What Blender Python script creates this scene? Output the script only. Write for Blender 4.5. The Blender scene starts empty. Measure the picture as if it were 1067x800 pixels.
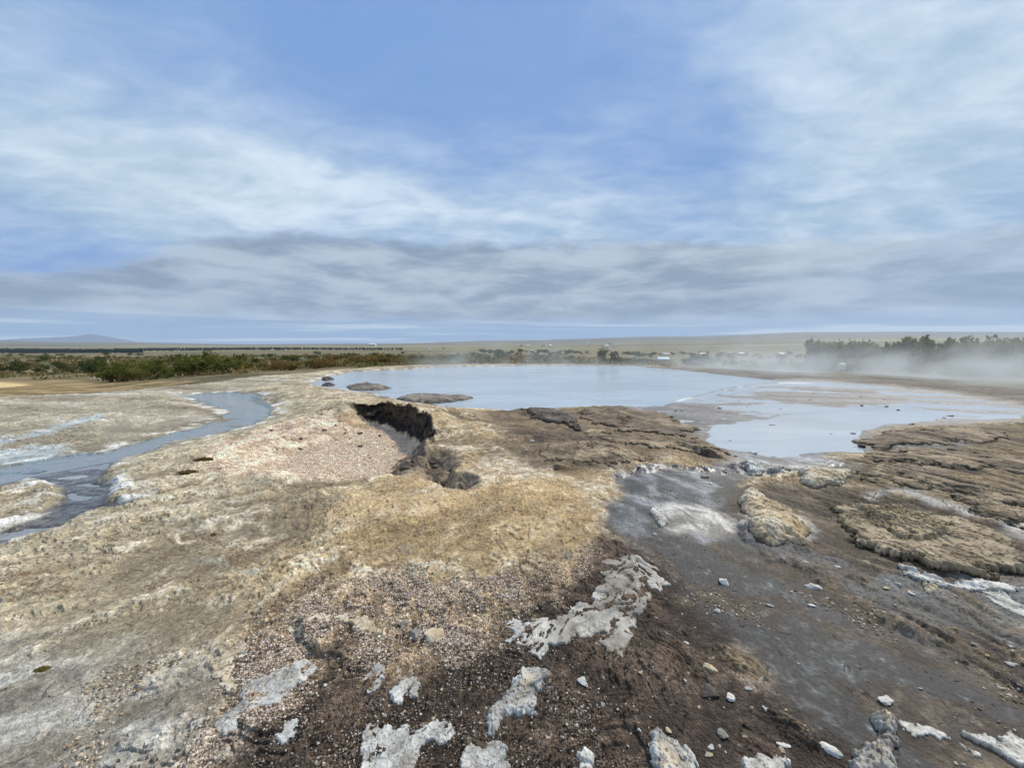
import bpy, bmesh, math, random, time
import numpy as np
T0 = time.time()
R = math.radians
F = np.float32
random.seed(7)
rng = np.random.default_rng(7)

# ------------------------------------------------------------------ scene, camera
scn = bpy.context.scene
COL = scn.collection
scn.render.engine = 'CYCLES'
scn.view_settings.view_transform = 'Standard'
scn.view_settings.look = 'None'
scn.view_settings.exposure = 0.28
scn.view_settings.gamma = 1.0
scn.cycles.use_denoising = True
scn.cycles.max_bounces = 5
scn.cycles.diffuse_bounces = 2
scn.cycles.glossy_bounces = 2
scn.cycles.transmission_bounces = 2
scn.cycles.volume_bounces = 1
scn.cycles.transparent_max_bounces = 6
scn.cycles.volume_step_rate = 2.0
scn.cycles.volume_max_steps = 128

CW, CH, FPX = 1067.0, 800.0, 401.0
CAMH = 1.7
HOR = 357.0
PITCH = math.atan((CH / 2 - HOR) / FPX)
cam_d = bpy.data.cameras.new('camera')
cam_d.sensor_width = 36.0
cam_d.lens = FPX / CW * 36.0
cam_d.clip_start = 0.05
cam_d.clip_end = 60000
cam = bpy.data.objects.new('camera', cam_d)
COL.objects.link(cam)
cam.location = (0, 0, CAMH)
cam.rotation_euler = (R(90) - PITCH, 0, 0)
scn.camera = cam
CP, SP = math.cos(PITCH), math.sin(PITCH)


def at(u, v, z=0.0):
    """ground position of something seen at u, v in the photograph and standing at height z"""
    tx = (u - CW / 2) / FPX
    t = (v - CH / 2) / FPX
    yw = CP - SP * t
    zw = -SP - CP * t
    s = (z - CAMH) / zw
    return np.array([tx * s, yw * s])


def px_of(x, y, z):
    dx, dy, dz = x, y, z - CAMH
    depth = dy * CP - dz * SP
    up = dy * SP + dz * CP
    return CW / 2 + FPX * dx / depth, CH / 2 - FPX * up / depth


def poly(pts, z=0.0):
    return np.array([at(p[0], p[1], p[2] if len(p) > 2 else z) for p in pts], dtype=F)


def far(u, v, Y):
    """a point at depth Y seen at u, v"""
    tx = (u - CW / 2) / FPX
    t = (v - CH / 2) / FPX
    yw = CP - SP * t
    zw = -SP - CP * t
    s = Y / yw
    return tx * s, Y, CAMH + zw * s


# ------------------------------------------------------------------ numpy noise
_p = np.arange(256)
np.random.default_rng(3).shuffle(_p)
PERM = np.concatenate([_p, _p]).astype(np.int32)
_ang = np.random.default_rng(4).random(256) * 2 * np.pi
GX = np.cos(_ang).astype(F)
GY = np.sin(_ang).astype(F)


def pn(x, y, seed=0):
    x = x + F(seed * 17.31)
    y = y + F(seed * 9.73)
    x0 = np.floor(x)
    y0 = np.floor(y)
    fx = x - x0
    fy = y - y0
    xi = x0.astype(np.int32) & 255
    yi = y0.astype(np.int32) & 255
    sx = fx * fx * fx * (fx * (fx * 6 - 15) + 10)
    sy = fy * fy * fy * (fy * (fy * 6 - 15) + 10)
    a = PERM[xi]
    b = PERM[(xi + 1) & 255]
    h00 = PERM[a + yi]
    h01 = PERM[a + ((yi + 1) & 255)]
    h10 = PERM[b + yi]
    h11 = PERM[b + ((yi + 1) & 255)]
    n00 = GX[h00] * fx + GY[h00] * fy
    n10 = GX[h10] * (fx - 1) + GY[h10] * fy
    n01 = GX[h01] * fx + GY[h01] * (fy - 1)
    n11 = GX[h11] * (fx - 1) + GY[h11] * (fy - 1)
    nx0 = n00 + sx * (n10 - n00)
    nx1 = n01 + sx * (n11 - n01)
    return ((nx0 + sy * (nx1 - nx0)) * F(1.5)).astype(F)


def fbm(x, y, sp, wl, octs, seed=0, gain=0.55, ridged=False, sel=None):
    """fractal noise, about -1..1; octaves finer than the local spacing sp fade out"""
    out = np.zeros(x.shape, F)
    amp, tot = 1.0, 0.0
    for o in range(octs):
        w = wl / (2.03 ** o)
        k = np.clip(w / (sp * 1.6) - 0.6, 0, 1).astype(F)
        idx = np.nonzero(k > 0)[0]
        if idx.size:
            c, s = math.cos(o * 0.9), math.sin(o * 0.9)
            xs, ys = x[idx], y[idx]
            n = pn((xs * c - ys * s) / F(w), (xs * s + ys * c) / F(w), seed + o * 3)
            if ridged:
                n = 1 - 2 * np.abs(n)
            out[idx] += amp * k[idx] * n
        tot += amp
        amp *= gain
    return out / F(tot) * F(1.3)


def sstep(a, b, x):
    t = np.clip((x - a) / (b - a), 0, 1)
    return (t * t * (3 - 2 * t)).astype(F)


def mix(a, b, t):
    if a.ndim == 2 or (hasattr(b, 'ndim') and b.ndim == 2):
        t = t[:, None]
    return a + (b - a) * t


def c8(r, g, b):
    def l(v):
        v /= 255.0
        return v / 12.92 if v <= 0.04045 else ((v + 0.055) / 1.055) ** 2.4
    return np.array([l(r), l(g), l(b)], F)


def sdf(P, x, y, margin):
    """signed distance to polygon P (negative inside); only computed within margin of its box"""
    out = np.full(x.shape, F(margin), F)
    lo = P.min(0) - margin
    hi = P.max(0) + margin
    idx = np.nonzero((x > lo[0]) & (x < hi[0]) & (y > lo[1]) & (y < hi[1]))[0]
    if not idx.size:
        return out
    xs, ys = x[idx], y[idx]
    d2 = np.full(xs.shape, 1e9, F)
    ins = np.zeros(xs.shape, bool)
    n = len(P)
    for i in range(n):
        ax, ay = P[i]
        bx, by = P[(i + 1) % n]
        ex, ey = bx - ax, by - ay
        wx, wy = xs - ax, ys - ay
        t = np.clip((wx * ex + wy * ey) / max(ex * ex + ey * ey, 1e-9), 0, 1)
        dx, dy = wx - ex * t, wy - ey * t
        d2 = np.minimum(d2, dx * dx + dy * dy)
        c = (ay <= ys) != (by <= ys)
        with np.errstate(divide='ignore', invalid='ignore'):
            xi = ax + (ys - ay) * (ex / (ey if abs(ey) > 1e-9 else 1e-9))
        ins ^= c & (xs < xi)
    d = np.sqrt(d2)
    out[idx] = np.where(ins, -d, np.minimum(d, margin))
    return out


def line_sd(P, x, y, margin):
    """distance along the normal of an open polyline: (unsigned distance, side, nearness to the middle of the line)"""
    lo = P.min(0) - margin
    hi = P.max(0) + margin
    idx = np.nonzero((x > lo[0]) & (x < hi[0]) & (y > lo[1]) & (y < hi[1]))[0]
    if not idx.size:
        return idx, None, None
    xs, ys = x[idx], y[idx]
    L = np.concatenate([[0], np.cumsum(np.hypot(*(P[1:] - P[:-1]).T))])
    best = np.full(xs.shape, 1e9, F)
    side = np.zeros(xs.shape, F)
    par = np.zeros(xs.shape, F)
    for i in range(len(P) - 1):
        ax, ay = P[i]
        ex, ey = P[i + 1] - P[i]
        l2 = ex * ex + ey * ey
        t = np.clip(((xs - ax) * ex + (ys - ay) * ey) / l2, 0, 1)
        dx, dy = xs - ax - ex * t, ys - ay - ey * t
        d = np.hypot(dx, dy)
        m = d < best
        best = np.where(m, d, best)
        side = np.where(m, np.sign(ex * dy - ey * dx), side)
        par = np.where(m, (L[i] + t * math.sqrt(l2)) / L[-1], par)
    return idx, best * side, par


# ------------------------------------------------------------------ layout of the ground, read off the photograph
POOL = poly([(322, 398), (340, 391), (372, 386), (420, 384), (452, 381.5), (520, 380.3), (600, 380), (660, 380.5), (705, 384), (748, 388.5), (800, 394), (812, 398), (775, 402), (745, 408), (708, 415),
             (670, 420), (640, 421.5), (600, 422.5), (560, 425), (500, 424.5), (462, 423), (440, 418), (415, 414), (385, 408), (350, 403.5)])
OUTFLOW = poly([(728, 446), (765, 440), (800, 432), (850, 427), (905, 425), (965, 427), (1000, 432), (950, 437), (915, 441), (895, 446), (880, 453), (888, 461), (903, 465.5), (868, 467), (840, 466),
                (800, 466), (775, 462), (750, 455)])
STREAM = poly([(192, 410), (240, 407.5), (268, 409.5), (271, 416), (283, 424), (280, 431), (262, 440), (235, 447), (205, 453), (170, 462), (135, 472), (95, 479), (40, 489), (-60, 512), (-60, 492),
               (0, 483), (60, 475), (110, 468), (150, 459), (185, 447), (212, 441), (236, 432), (240, 426), (222, 420), (208, 415)])
BRANCH = poly([(135, 467), (112, 484), (104, 494), (106, 502), (118, 508), (114, 518), (128, 524), (108, 528), (62, 545), (0, 567), (-70, 592), (-70, 568), (0, 548), (48, 530), (66, 516), (60, 504), (30, 497), (-60, 510), (0, 487), (60, 479)])
FLATS = poly([(655, 417), (700, 411), (745, 404), (790, 394), (830, 394), (860, 395), (930, 400), (1000, 408), (1067, 418), (1120, 430), (1060, 440), (990, 442), (930, 444), (900, 452), (905, 468), (870, 478), (885, 490), (820, 490), (775, 482), (742, 466), (715, 455), (700, 445), (650, 432)])
WETPOOL = poly([(638, 496), (660, 488), (720, 486), (770, 482), (800, 478), (850, 474), (880, 482), (860, 492), (800, 496), (760, 500), (740, 512), (760, 540), (770, 562), (735, 566), (690, 560), (650, 552), (634, 540), (640, 520), (646, 508)])
HOLLOW = [  # u, v and height at the rim, then how far (m) the edge that starts there takes to come down
    (205, 490, 0.0, 1.1), (238, 466, 0.02, 1.0), (288, 444, 0.08, 1.3), (338, 430, 0.14, 1.1), (368, 422, 0.2, 0.5), (400, 420.5, 0.22, 0.34), (430, 425, 0.2, 0.32), (449, 435, 0.16, 0.32), (457, 448, 0.1, 0.32), (455, 458, 0.04, 0.6), (446, 474, 0.0, 0.6), (436, 497, 0.0, 0.7), (350, 501, 0.0, 0.7), (285, 495, 0.0, 0.8)]
HOL = poly([(a, b, c) for a, b, c, _ in HOLLOW])
HOL_FLOOR = poly([(198, 493, 0), (232, 473, -0.1), (285, 459, -0.3), (330, 455, -0.36), (400, 456, -0.36), (430, 458, -0.36), (440, 476, -0.3), (430, 500, -0.1), (350, 503, -0.05), (285, 498, -0.05)])
PIT = poly([(418, 478), (440, 468), (470, 468), (477, 480), (476, 492), (500, 498), (505, 508), (486, 518), (455, 514), (430, 498)])
DARKSLAB = poly([(634, 545), (650, 500), (700, 488), (770, 500), (762, 545), (775, 570), (800, 582), (850, 605), (900, 640), (960, 675), (1020, 715), (1090, 745), (1120, 850), (960, 830), (880, 780), (800, 720), (760, 665), (720, 620), (680, 585), (650, 562)])
BROWN = poly([(170, 860), (215, 790), (250, 755), (270, 745), (300, 738), (330, 700), (335, 670), (365, 668), (420, 690), (480, 680), (520, 662), (560, 640), (590, 600), (610, 575), (640, 548), (662, 562), (700, 590), (740, 640), (790, 700), (840, 750), (900, 800), (900, 860)])
GRAVEL = poly([(262, 700), (258, 668), (290, 632), (330, 606), (400, 596), (440, 606), (480, 612), (530, 600), (580, 588), (612, 574), (645, 556), (690, 580), (690, 640), (600, 690), (500, 720), (420, 700), (330, 740), (240, 790), (200, 860), (150, 860), (190, 790)])
STRATA = poly([(865, 490), (900, 470), (905, 452), (960, 445), (1067, 440), (1300, 450), (1300, 600), (1067, 545), (1000, 530), (930, 520), (880, 510)])
BROWNROCK = poly([(770, 565), (790, 575), (850, 600), (900, 635), (960, 670), (1020, 705), (1090, 735), (1250, 780), (1250, 600), (1067, 600), (950, 600), (880, 570), (850, 520), (800, 512), (764, 530)])
LEFTGREY = poly([(-900, 520), (0, 490), (110, 470), (185, 447), (235, 430), (210, 412), (290, 400), (330, 396), (260, 393), (180, 402), (100, 409), (0, 415), (-900, 440)])
WHITERIM = poly([(430, 520), (500, 512), (560, 505), (610, 500), (650, 488), (646, 506), (638, 522), (642, 540), (625, 552), (600, 500), (560, 480), (520, 472), (470, 500)])
FILM1 = poly([(-60, 468), (10, 458), (45, 448), (80, 437), (104, 433), (100, 438), (70, 445), (40, 455), (0, 466)])
FILM2 = poly([(-80, 486), (-20, 474), (20, 468), (62, 468), (70, 472), (30, 478), (0, 482)])
CRUSTY = poly([(330, 540), (420, 500), (520, 480), (600, 480), (640, 500), (640, 540), (600, 575), (520, 595), (430, 590), (360, 580)])

LEDGES = [  # a line in the photograph, the height of the step, how far the raised side carries back; the raised side lies beyond the line
    ([(704, 466), (726, 471), (756, 480)], 0.16, 0.4),
    ([(735, 463), (760, 464), (776, 468)], 0.08, 0.4),
    ([(575, 488), (592, 490), (613, 488)], 0.12, 0.2),
    ([(765, 492), (785, 496), (800, 494)], 0.06, 0.2),
    ([(92, 712), (118, 706), (155, 708)], 0.045, 0.25),
    ([(160, 655), (190, 646), (225, 640)], 0.03, 0.25),
    ([(215, 690), (222, 715), (245, 728)], 0.04, 0.15),
    ([(310, 648), (318, 668), (335, 682), (360, 690)], 0.05, 0.15),
    ([(700, 640), (724, 655), (732, 664)], 0.04, 0.12),
    ([(985, 790), (1000, 768), (1028, 777), (1060, 800)], 0.05, 0.12),
    ([(866, 800), (878, 775), (893, 765)], 0.06, 0.15),
    ([(640, 752), (660, 762), (672, 786), (680, 800)], 0.04, 0.12),
    ([(256, 552), (275, 558), (296, 556)], 0.03, 0.25),
    ([(845, 560), (900, 585), (960, 605), (1040, 622)], 0.05, 0.2),
    ([(905, 628), (950, 650), (1010, 680), (1067, 700)], 0.04, 0.2),
]
LEDGES = [(poly(p), h, L) for p, h, L in LEDGES]
BUMPS = [  # mounds: u, v, radius x, radius y, height
    (728, 540, 0.36, 0.42, 0.13), (700, 550, 0.16, 0.2, 0.06), (805, 548, 0.42, 0.4, 0.05), (855, 503, 0.45, 0.35, 0.04), (815, 488, 0.4, 0.25, 0.04), (780, 488, 0.25, 0.2, 0.05), (738, 608, 0.13, 0.1, 0.05),
    (1000, 575, 0.8, 0.5, 0.03), (545, 430, 0.4, 0.4, 0.06), (520, 545, 1.2, 1.1, 0.10), (600, 470, 1.2, 1.0, 0.08), (930, 500, 1.2, 0.7, 0.07), (1030, 485, 1.5, 0.9, 0.08), (905, 454, 1.0, 0.6, 0.07),
    (270, 413, 2.2, 1.4, 0.10), (330, 418, 1.6, 0.9, 0.12), (300, 530, 0.9, 0.6, 0.06), (380, 520, 0.8, 0.5, 0.05), (840, 765, 0.12, 0.1, 0.02), (910, 790, 0.2, 0.2, 0.06), (1040, 790, 0.2, 0.12, 0.04)]
BUMPS = [(*at(u, v), a, b, h) for u, v, a, b, h in BUMPS]

# far relief: for five columns of the photograph, the row at which ground at each depth is seen
YK = np.log(np.array([12, 18, 24, 30, 45, 60, 100, 200, 400, 700, 1000, 1600, 2500, 4000, 6500, 9000, 14000, 40000], F))
VK = {
    -500: [412, 408, 403, 399, 391, 386, 378.5, 373, 370, 368, 366, 363, 359.5, 356, 355, 355.5, 356.5, 358],
    0:    [412.5, 408, 403, 399, 391, 386, 378.5, 373, 370, 368, 366, 363, 359.5, 355.5, 355, 356.0, 357, 358],
    90:   [414, 408, 402, 398, 390, 386, 379, 373, 370, 368, 366, 363, 360, 357, 356.5, 357, 358, 358.5],
    270:  [414, 395, 390, 386.5, 382, 379, 376, 371.5, 368, 366, 364.5, 362.5, 361, 359, 358.6, 358.6, 358.8, 359],
    400:  [414, 395, 385.5, 380.5, 378.5, 377, 374.5, 371, 368, 366, 364.5, 362.5, 360.5, 358.6, 357.8, 358, 358.5, 359],
    540:  [414, 395, 385.5, 379.8, 378.5, 377, 374.5, 371, 368, 365.8, 364, 361.5, 359.5, 357.3, 354.3, 354.6, 356, 358],
    700:  [414, 395, 386, 383, 381.5, 380.5, 379, 376, 371, 366.5, 364, 361, 357.5, 354.5, 350.5, 351, 354, 357],
    860:  [414, 396, 390, 388.5, 387, 386, 384, 380, 373, 367, 363, 358.5, 354.5, 351, 346.0, 346.5, 352, 357],
    1067: [414, 402, 398, 396, 392.5, 390, 386, 380, 372, 366, 362, 357, 353, 349.5, 344.5, 345.5, 351, 357],
    1600: [414, 402, 398, 396, 392.5, 390, 386, 380, 372, 366, 362, 357, 353, 349.5, 344.5, 345.5, 351, 357]}
VU = np.array(sorted(VK), F)
VT = np.array([VK[int(u)] for u in VU], F)


def far_z(x, y):
    yy = np.maximum(y, 10)
    u = np.clip(x / yy * FPX + CW / 2, VU[0], VU[-1])
    ly = np.log(yy)
    rows = np.array([np.interp(ly, YK, VT[i]) for i in range(len(VU))])
    j = np.clip(np.searchsorted(VU, u) - 1, 0, len(VU) - 2)
    t = (u - VU[j]) / (VU[j + 1] - VU[j])
    t = t * t * (3 - 2 * t)
    ar = np.arange(len(u))
    v = rows[j, ar] * (1 - t) + rows[j + 1, ar] * t
    return (CAMH - (v - HOR) / FPX * yy).astype(F)


def at_far(u, v):
    """position of far ground (beyond the sinter) seen at u, v"""
    row = np.array([np.interp(u, VU, VT[:, k]) for k in range(len(YK))])
    yy = float(np.exp(np.interp(-v, -row, YK)))
    return ((u - CW / 2) / FPX * yy, yy)


WATER_Z = -0.06
OCHRE = np.array([at_far(*q) for q in [(-500, 412), (-60, 412.4), (0, 412.3), (60, 409.5), (120, 406), (175, 402), (200, 398.5), (160, 396), (110, 394.5), (60, 394), (0, 396), (-60, 397), (-500, 397)]], F)
CREAM = np.array([at_far(*q) for q in [(-80, 404), (0, 404), (24, 401.5), (22, 398), (0, 397.5), (-80, 397)]], F)
TRACK = np.array([at_far(*q) for q in [(28, 384), (60, 386), (100, 389), (118, 394), (104, 394.5), (88, 390), (50, 387.5), (28, 386)]], F)


def ground(x, y, sp, colours=True):
    """height, sideways shift, colour, roughness, grit of the ground at x, y (m); sp is the local spacing of the samples"""
    x = x.astype(F)
    y = y.astype(F)
    sp = sp.astype(F) if hasattr(sp, 'astype') else np.full(x.shape, sp, F)
    r = np.hypot(x, y)
    near = sstep(42, 22, r)
    # domain warp and streak coordinates
    wx = fbm(x, y, sp, 1.3, 4, 11) * 0.35
    wy = fbm(x, y, sp, 1.3, 4, 21) * 0.35
    X, Yw = x + wx, y + wy
    right = sstep(0.4, 1.3, x - 0.12 * (y - 2))
    la, ra = math.atan2(-0.65, -0.76), math.atan2(-0.9, 0.42)

    def streak(ang, wl, octs, seed, asp=5.0):
        c, s = math.cos(ang), math.sin(ang)
        return fbm((X * c + Yw * s) / F(asp), -X * s + Yw * c, sp * 0.75, wl, octs, seed)
    st = streak(la, 0.34, 6, 31, 3.2) * (1 - right) + streak(ra, 0.22, 6, 41, 4.5) * right
    st2 = streak(la, 0.11, 4, 51, 3.5) * (1 - right) + streak(ra, 0.08, 4, 61, 5) * right
    n_big = fbm(X, Yw, sp, 1.6, 5, 71)
    n_mid = fbm(x, y, sp, 0.42, 6, 81)
    n_fine = fbm(x, y, sp, 0.09, 4, 91)
    n_rid = fbm(X, Yw, sp, 0.55, 6, 101, ridged=True)

    z = np.zeros(x.shape, F)
    z += near * (0.05 * n_big + 0.028 * n_mid + 0.03 * st + 0.010 * st2 + 0.011 * n_fine)
    z += near * 0.02 * (n_rid - 0.2)
    fl = (n_big * 1.3 + st * 1.7 + st2 * 0.5 + n_mid * 0.35) * 3.2
    ff = fl - np.floor(fl)
    flk = sstep(0.0, 0.10, ff) - ff
    z += near * 0.015 * flk * sstep(-0.3, 0.4, n_big + 0.6 * n_rid)
    spk = fbm(x, y, sp, 0.035, 3, 301)
    z += near * 0.004 * spk
    for bx, by, a, b, h in BUMPS:
        d2 = ((x - bx) / a) ** 2 + ((y - by) / b) ** 2
        z += h * np.exp(-d2 * 1.3).astype(F)
    # edge wobble that grows with distance
    ew = fbm(x, y, sp, 0.5, 6, 111)
    ew2 = fbm(x, y, sp, 2.2, 6, 121)
    d_pool = sdf(POOL, x, y, 3.0) + ew2 * 0.35
    d_out = sdf(OUTFLOW, x, y, 2.0) + ew2 * 0.30
    d_str = sdf(STREAM, x, y, 2.0) + ew * 0.20 + ew2 * 0.12 - 0.10
    d_br = sdf(BRANCH, x, y, 1.5) + ew * 0.12
    d_fl = sdf(FLATS, x, y, 3.0) + ew2 * 0.5
    d_wp = sdf(WETPOOL, x, y, 1.0) + ew * 0.16
    d_ds = sdf(DARKSLAB, x, y, 1.0) + ew * 0.14 + n_mid * 0.10
    d_bk = sdf(BROWNROCK, x, y, 1.0) + ew * 0.16
    d_sa = sdf(STRATA, x, y, 2.0) + ew * 0.4
    slab = sstep(0.12, -0.12, d_ds)
    flats = sstep(0.3, -0.5, d_fl)
    strata = sstep(0.2, -0.3, np.minimum(d_sa, d_bk))
    wetp = sstep(0.05, -0.05, d_wp)
    z = z * (1 - 0.85 * slab) * (1 - 0.75 * flats)
    z -= slab * 0.07
    z -= wetp * 0.03
    z += slab * (0.014 * st2 + 0.02 * n_big + 0.006 * n_fine + 0.012 * st) + wetp * 0.02 * n_rid
    # layered rock on the right: terraces
    c, s = math.cos(ra), math.sin(ra)
    lay = ((-X * s + Yw * c) * 4.2 + n_big * 1.3 + st * 1.0 + 0.5 * n_mid)
    fr = lay - np.floor(lay)
    terr = (sstep(0.0, 0.14, fr) - fr) * 0.020 * (0.7 + n_big)
    z = z * (1 - 0.4 * strata) + strata * (terr + 0.012 * n_rid)
    dome = sstep(0.2, -0.2, sdf(CRUSTY, x, y, 1.0) + 0.2 * n_big)
    z -= dome * near * (0.016 * n_mid + 0.012 * (n_rid - 0.2) + 0.010 * n_fine + 0.004 * spk)
    # ledges
    dark = np.zeros(x.shape, F)
    hidx = np.nonzero(r < 26)[0]
    xh, yh, sh = x[hidx] + 0.14 * ew[hidx] * np.clip(r[hidx] / 8, 0.15, 1), y[hidx] + 0.10 * n_mid[hidx] * np.clip(r[hidx] / 8, 0.15, 1), sp[hidx]
    for P, h, L in LEDGES:
        idx, d, par = line_sd(P, xh, yh, L * 2.5)
        if not idx.size:
            continue
        mid = 0.5 * (P[0] + P[-1])
        tang = P[-1] - P[0]
        # the raised side is the one beyond the line as seen from where the photographer stood
        d = d * np.sign(tang[0] * mid[1] - tang[1] * mid[0])
        env = sstep(0, 0.18, par) * sstep(1, 0.82, par)
        env = env * np.clip(0.7 + 1.2 * n_mid[hidx[idx]] + 0.8 * n_big[hidx[idx]], 0.0, 1.2)
        w = 0.14 * h + 0.010
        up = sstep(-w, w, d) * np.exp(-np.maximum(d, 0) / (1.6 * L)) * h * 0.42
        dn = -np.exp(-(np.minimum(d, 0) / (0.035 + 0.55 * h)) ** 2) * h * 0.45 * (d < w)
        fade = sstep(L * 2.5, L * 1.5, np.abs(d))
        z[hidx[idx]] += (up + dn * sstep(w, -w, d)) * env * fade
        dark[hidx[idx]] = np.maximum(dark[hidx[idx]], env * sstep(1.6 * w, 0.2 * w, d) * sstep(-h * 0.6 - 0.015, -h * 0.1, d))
    # the second, smaller pit
    d_pit = sdf(PIT, x, y, 1.0) + ew * 0.16
    pit = sstep(0.02, -0.35, d_pit)
    z -= pit * 0.17 * (0.75 + 0.7 * n_rid + 0.6 * n_mid)
    # the hollow with the gravel floor, and the swell of rock round the back of it
    idx, d, par = line_sd(HOL[2:10], x, y, 3.0)
    if idx.size:
        z[idx] += np.exp(-(d / 0.95) ** 2) * (0.20 * sstep(0, 0.3, par) * sstep(1.0, 0.75, par) + 0.02) * (0.85 + 0.5 * n_big[idx])
    shy = np.zeros(x.shape, F)
    d_h = sdf(HOL, x, y, 1.0)
    holf = np.zeros(x.shape, F)
    wallf = np.zeros(x.shape, F)
    band = np.zeros(x.shape, F)
    idx = np.nonzero((d_h < 0.6) & (r < 20))[0]
    if idx.size:
        xs, ys = x[idx], y[idx]
        wob = 0.12 * ew[idx] + 0.07 * n_mid[idx] + 0.02 * n_fine[idx]
        t_all = np.full(xs.shape, 9.0, F)
        wall = np.zeros(xs.shape, F)
        n = len(HOL)
        for i in range(n):
            ax, ay = HOL[i]
            ex, ey = HOL[(i + 1) % n] - HOL[i]
            L2 = ex * ex + ey * ey
            t = np.clip(((xs - ax) * ex + (ys - ay) * ey) / L2, 0, 1)
            d = np.hypot(xs - ax - ex * t, ys - ay - ey * t)
            w0, w1 = HOLLOW[i][3], HOLLOW[(i + 1) % n][3]
            w = w0 + (w1 - w0) * t
            q = (d + wob * np.minimum(1, w / 0.6)) / w
            m = q < t_all
            t_all = np.where(m, q, t_all)
            wall = np.where(m, sstep(0.8, 0.5, w), wall)
        inside = d_h[idx] < 0
        q = np.where(inside, t_all, 0)
        dep = sstep(0.0, 1.0, q)
        zi = z[idx]
        floor = -0.36 + 0.012 * n_mid[idx] + 0.14 * sstep(-2.2, -3.6, xs)
        zi = zi * (1 - dep) + dep * floor
        zi += wall * (dep > 0.02) * (dep < 0.98) * 0.10 * n_rid[idx]
        z[idx] = zi
        u = wall * sstep(0.02, 0.3, dep) * sstep(1.0, 0.55, dep)
        shl = fbm(xs * 1.6, dep * 1.5, np.full(xs.shape, 0.02, F), 0.5, 5, 205)
        shy[idx] = u * (0.17 + 0.04 * n_rid[idx] + 0.12 * shl)
        band[idx] = fbm(dep * 2.2, xs * 0.35, np.full(xs.shape, 0.02, F), 0.6, 4, 207) + 0.35 * shl
        holf[idx] = dep * (1 - wall * (dep < 0.97))
        wallf[idx] = wall * sstep(0.03, 0.12, dep) * sstep(1.0, 0.93, dep)
    fs = fbm(x / 5.0 + wx, y + 0.2 * x, sp * 0.5, 1.4, 6, 211)
    mud = sstep(0.5, -0.5, sdf(MUD1, x, y, 2.0) + 0.3 * ew2) + sstep(0.5, -0.5, sdf(MUD2, x, y, 2.5) + 0.3 * ew2)
    zf = WATER_Z + 0.046 * (fs - 0.20) + 0.022 * mud + 0.008 * sstep(10, 16.0, x) + 0.008 * n_mid
    z = z * (1 - flats) + zf * flats
    brf = sstep(0.10, -0.08, d_br)
    bs = fbm(x * 0.38 + 0.6 * wx, y + 0.10 * x, sp * 0.5, 0.42, 6, 221)
    z = z * (1 - brf) + (WATER_Z + 0.030 * (bs + 0.02)) * brf
    sb = fbm(x * 0.42 + 0.6 * wx, y + 0.12 * x, sp * 0.5, 0.36, 6, 227)
    # water beds
    bed = np.minimum(np.minimum(d_pool, d_out + 0.1), d_str + 0.05)
    zb = WATER_Z + np.clip(bed * 0.10, -0.35, 0.35) + 0.012 * n_mid
    t = sstep(0.9, 0.05, bed)
    z = z * (1 - t) + np.minimum(z, zb + 0.25 * z) * t
    inst = sstep(0.05, -0.10, d_str)
    z = np.where(inst > 0, np.maximum(z, WATER_Z + 0.04 * (sb - 0.42) * inst - 0.2 * (1 - inst)), z)
    idx, d, par = line_sd(LIP, x, y, 0.6)
    if idx.size:
        lip = np.exp(-(d / (0.10 + 0.05 * ew2[idx])) ** 2) * sstep(0, 0.1, par) * sstep(1, 0.9, par)
        z[idx] = np.maximum(z[idx], WATER_Z - 0.03 + 0.055 * lip)
    # keep everything else above the water
    t2 = near * sstep(0.0, 0.5, bed) * (flats < 0.05) * (brf < 0.02)
    z = np.maximum(z, np.where((t2 > 0) & (flats < 0.05) & (brf < 0.02) & (d_h > 0.05) & (pit < 0.01), WATER_Z + 0.02 + 0.04 * t2, -9e9))
    # far relief
    fz = far_z(x, y)
    fz += (fbm(x, y, sp, 18.0, 5, 131) * 0.25 + fbm(x, y, sp, 160.0, 4, 141) * 1.2 * sstep(80, 400, r) + fbm(x, y, sp, 1500.0, 5, 151) * 5 * sstep(600, 3500, r)) * sstep(28, 60, r)
    d_rim = sdf(RIM, x, y, 6.0)
    inner = sstep(0.6, -0.8, d_rim + ew2 * 0.4)
    z = z * inner + fz * (1 - inner) + (1 - inner) * 0.03 * n_mid
    if not colours:
        return z
    # ---------------- colours
    C = np.empty((x.size, 3), F)
    k = sstep(-0.5, 0.6, n_big + 0.5 * st)
    C[:] = mix(np.tile(c8(146, 129, 103), (x.size, 1)), np.tile(c8(186, 165, 131), (x.size, 1)), k)
    rough = np.full(x.shape, 0.85, F)
    grit = np.full(x.shape, 0.25, F)
    # greyer and paler to the lower left
    gl = sstep(-0.8, -3.0, x + 0.25 * (y - 3) + 0.5 * n_big) * near
    C = mix(C, mix(np.tile(c8(158, 146, 122), (x.size, 1)), np.tile(c8(194, 183, 158), (x.size, 1)), k), gl * 0.85)
    # pale drawn-out streaks and brown ones
    C = mix(C, np.tile(c8(206, 196, 176), (x.size, 1)), sstep(0.30, 0.72, st + 0.35 * n_fine) * 0.65)
    C = mix(C, np.tile(c8(112, 92, 68), (x.size, 1)), sstep(0.25, 0.75, -st + 0.25 * st2) * 0.7)
    C = mix(C, np.tile(c8(184, 152, 110), (x.size, 1)), sstep(0.35, 0.8, fbm(X, Yw, sp, 0.7, 5, 161)) * 0.5 * (1 - gl))
    C = mix(C, np.tile(c8(120, 114, 104), (x.size, 1)), sstep(0.25, 0.7, fbm(X, Yw, sp, 0.5, 5, 171)) * 0.45)
    s1x = fbm(x, y, sp, 0.9, 5, 401)
    s1y = fbm(x, y, sp, 0.9, 5, 411)
    sw = fbm(X + 0.45 * s1x, Yw + 0.45 * s1y, sp, 0.45, 7, 421, gain=0.6)
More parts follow.
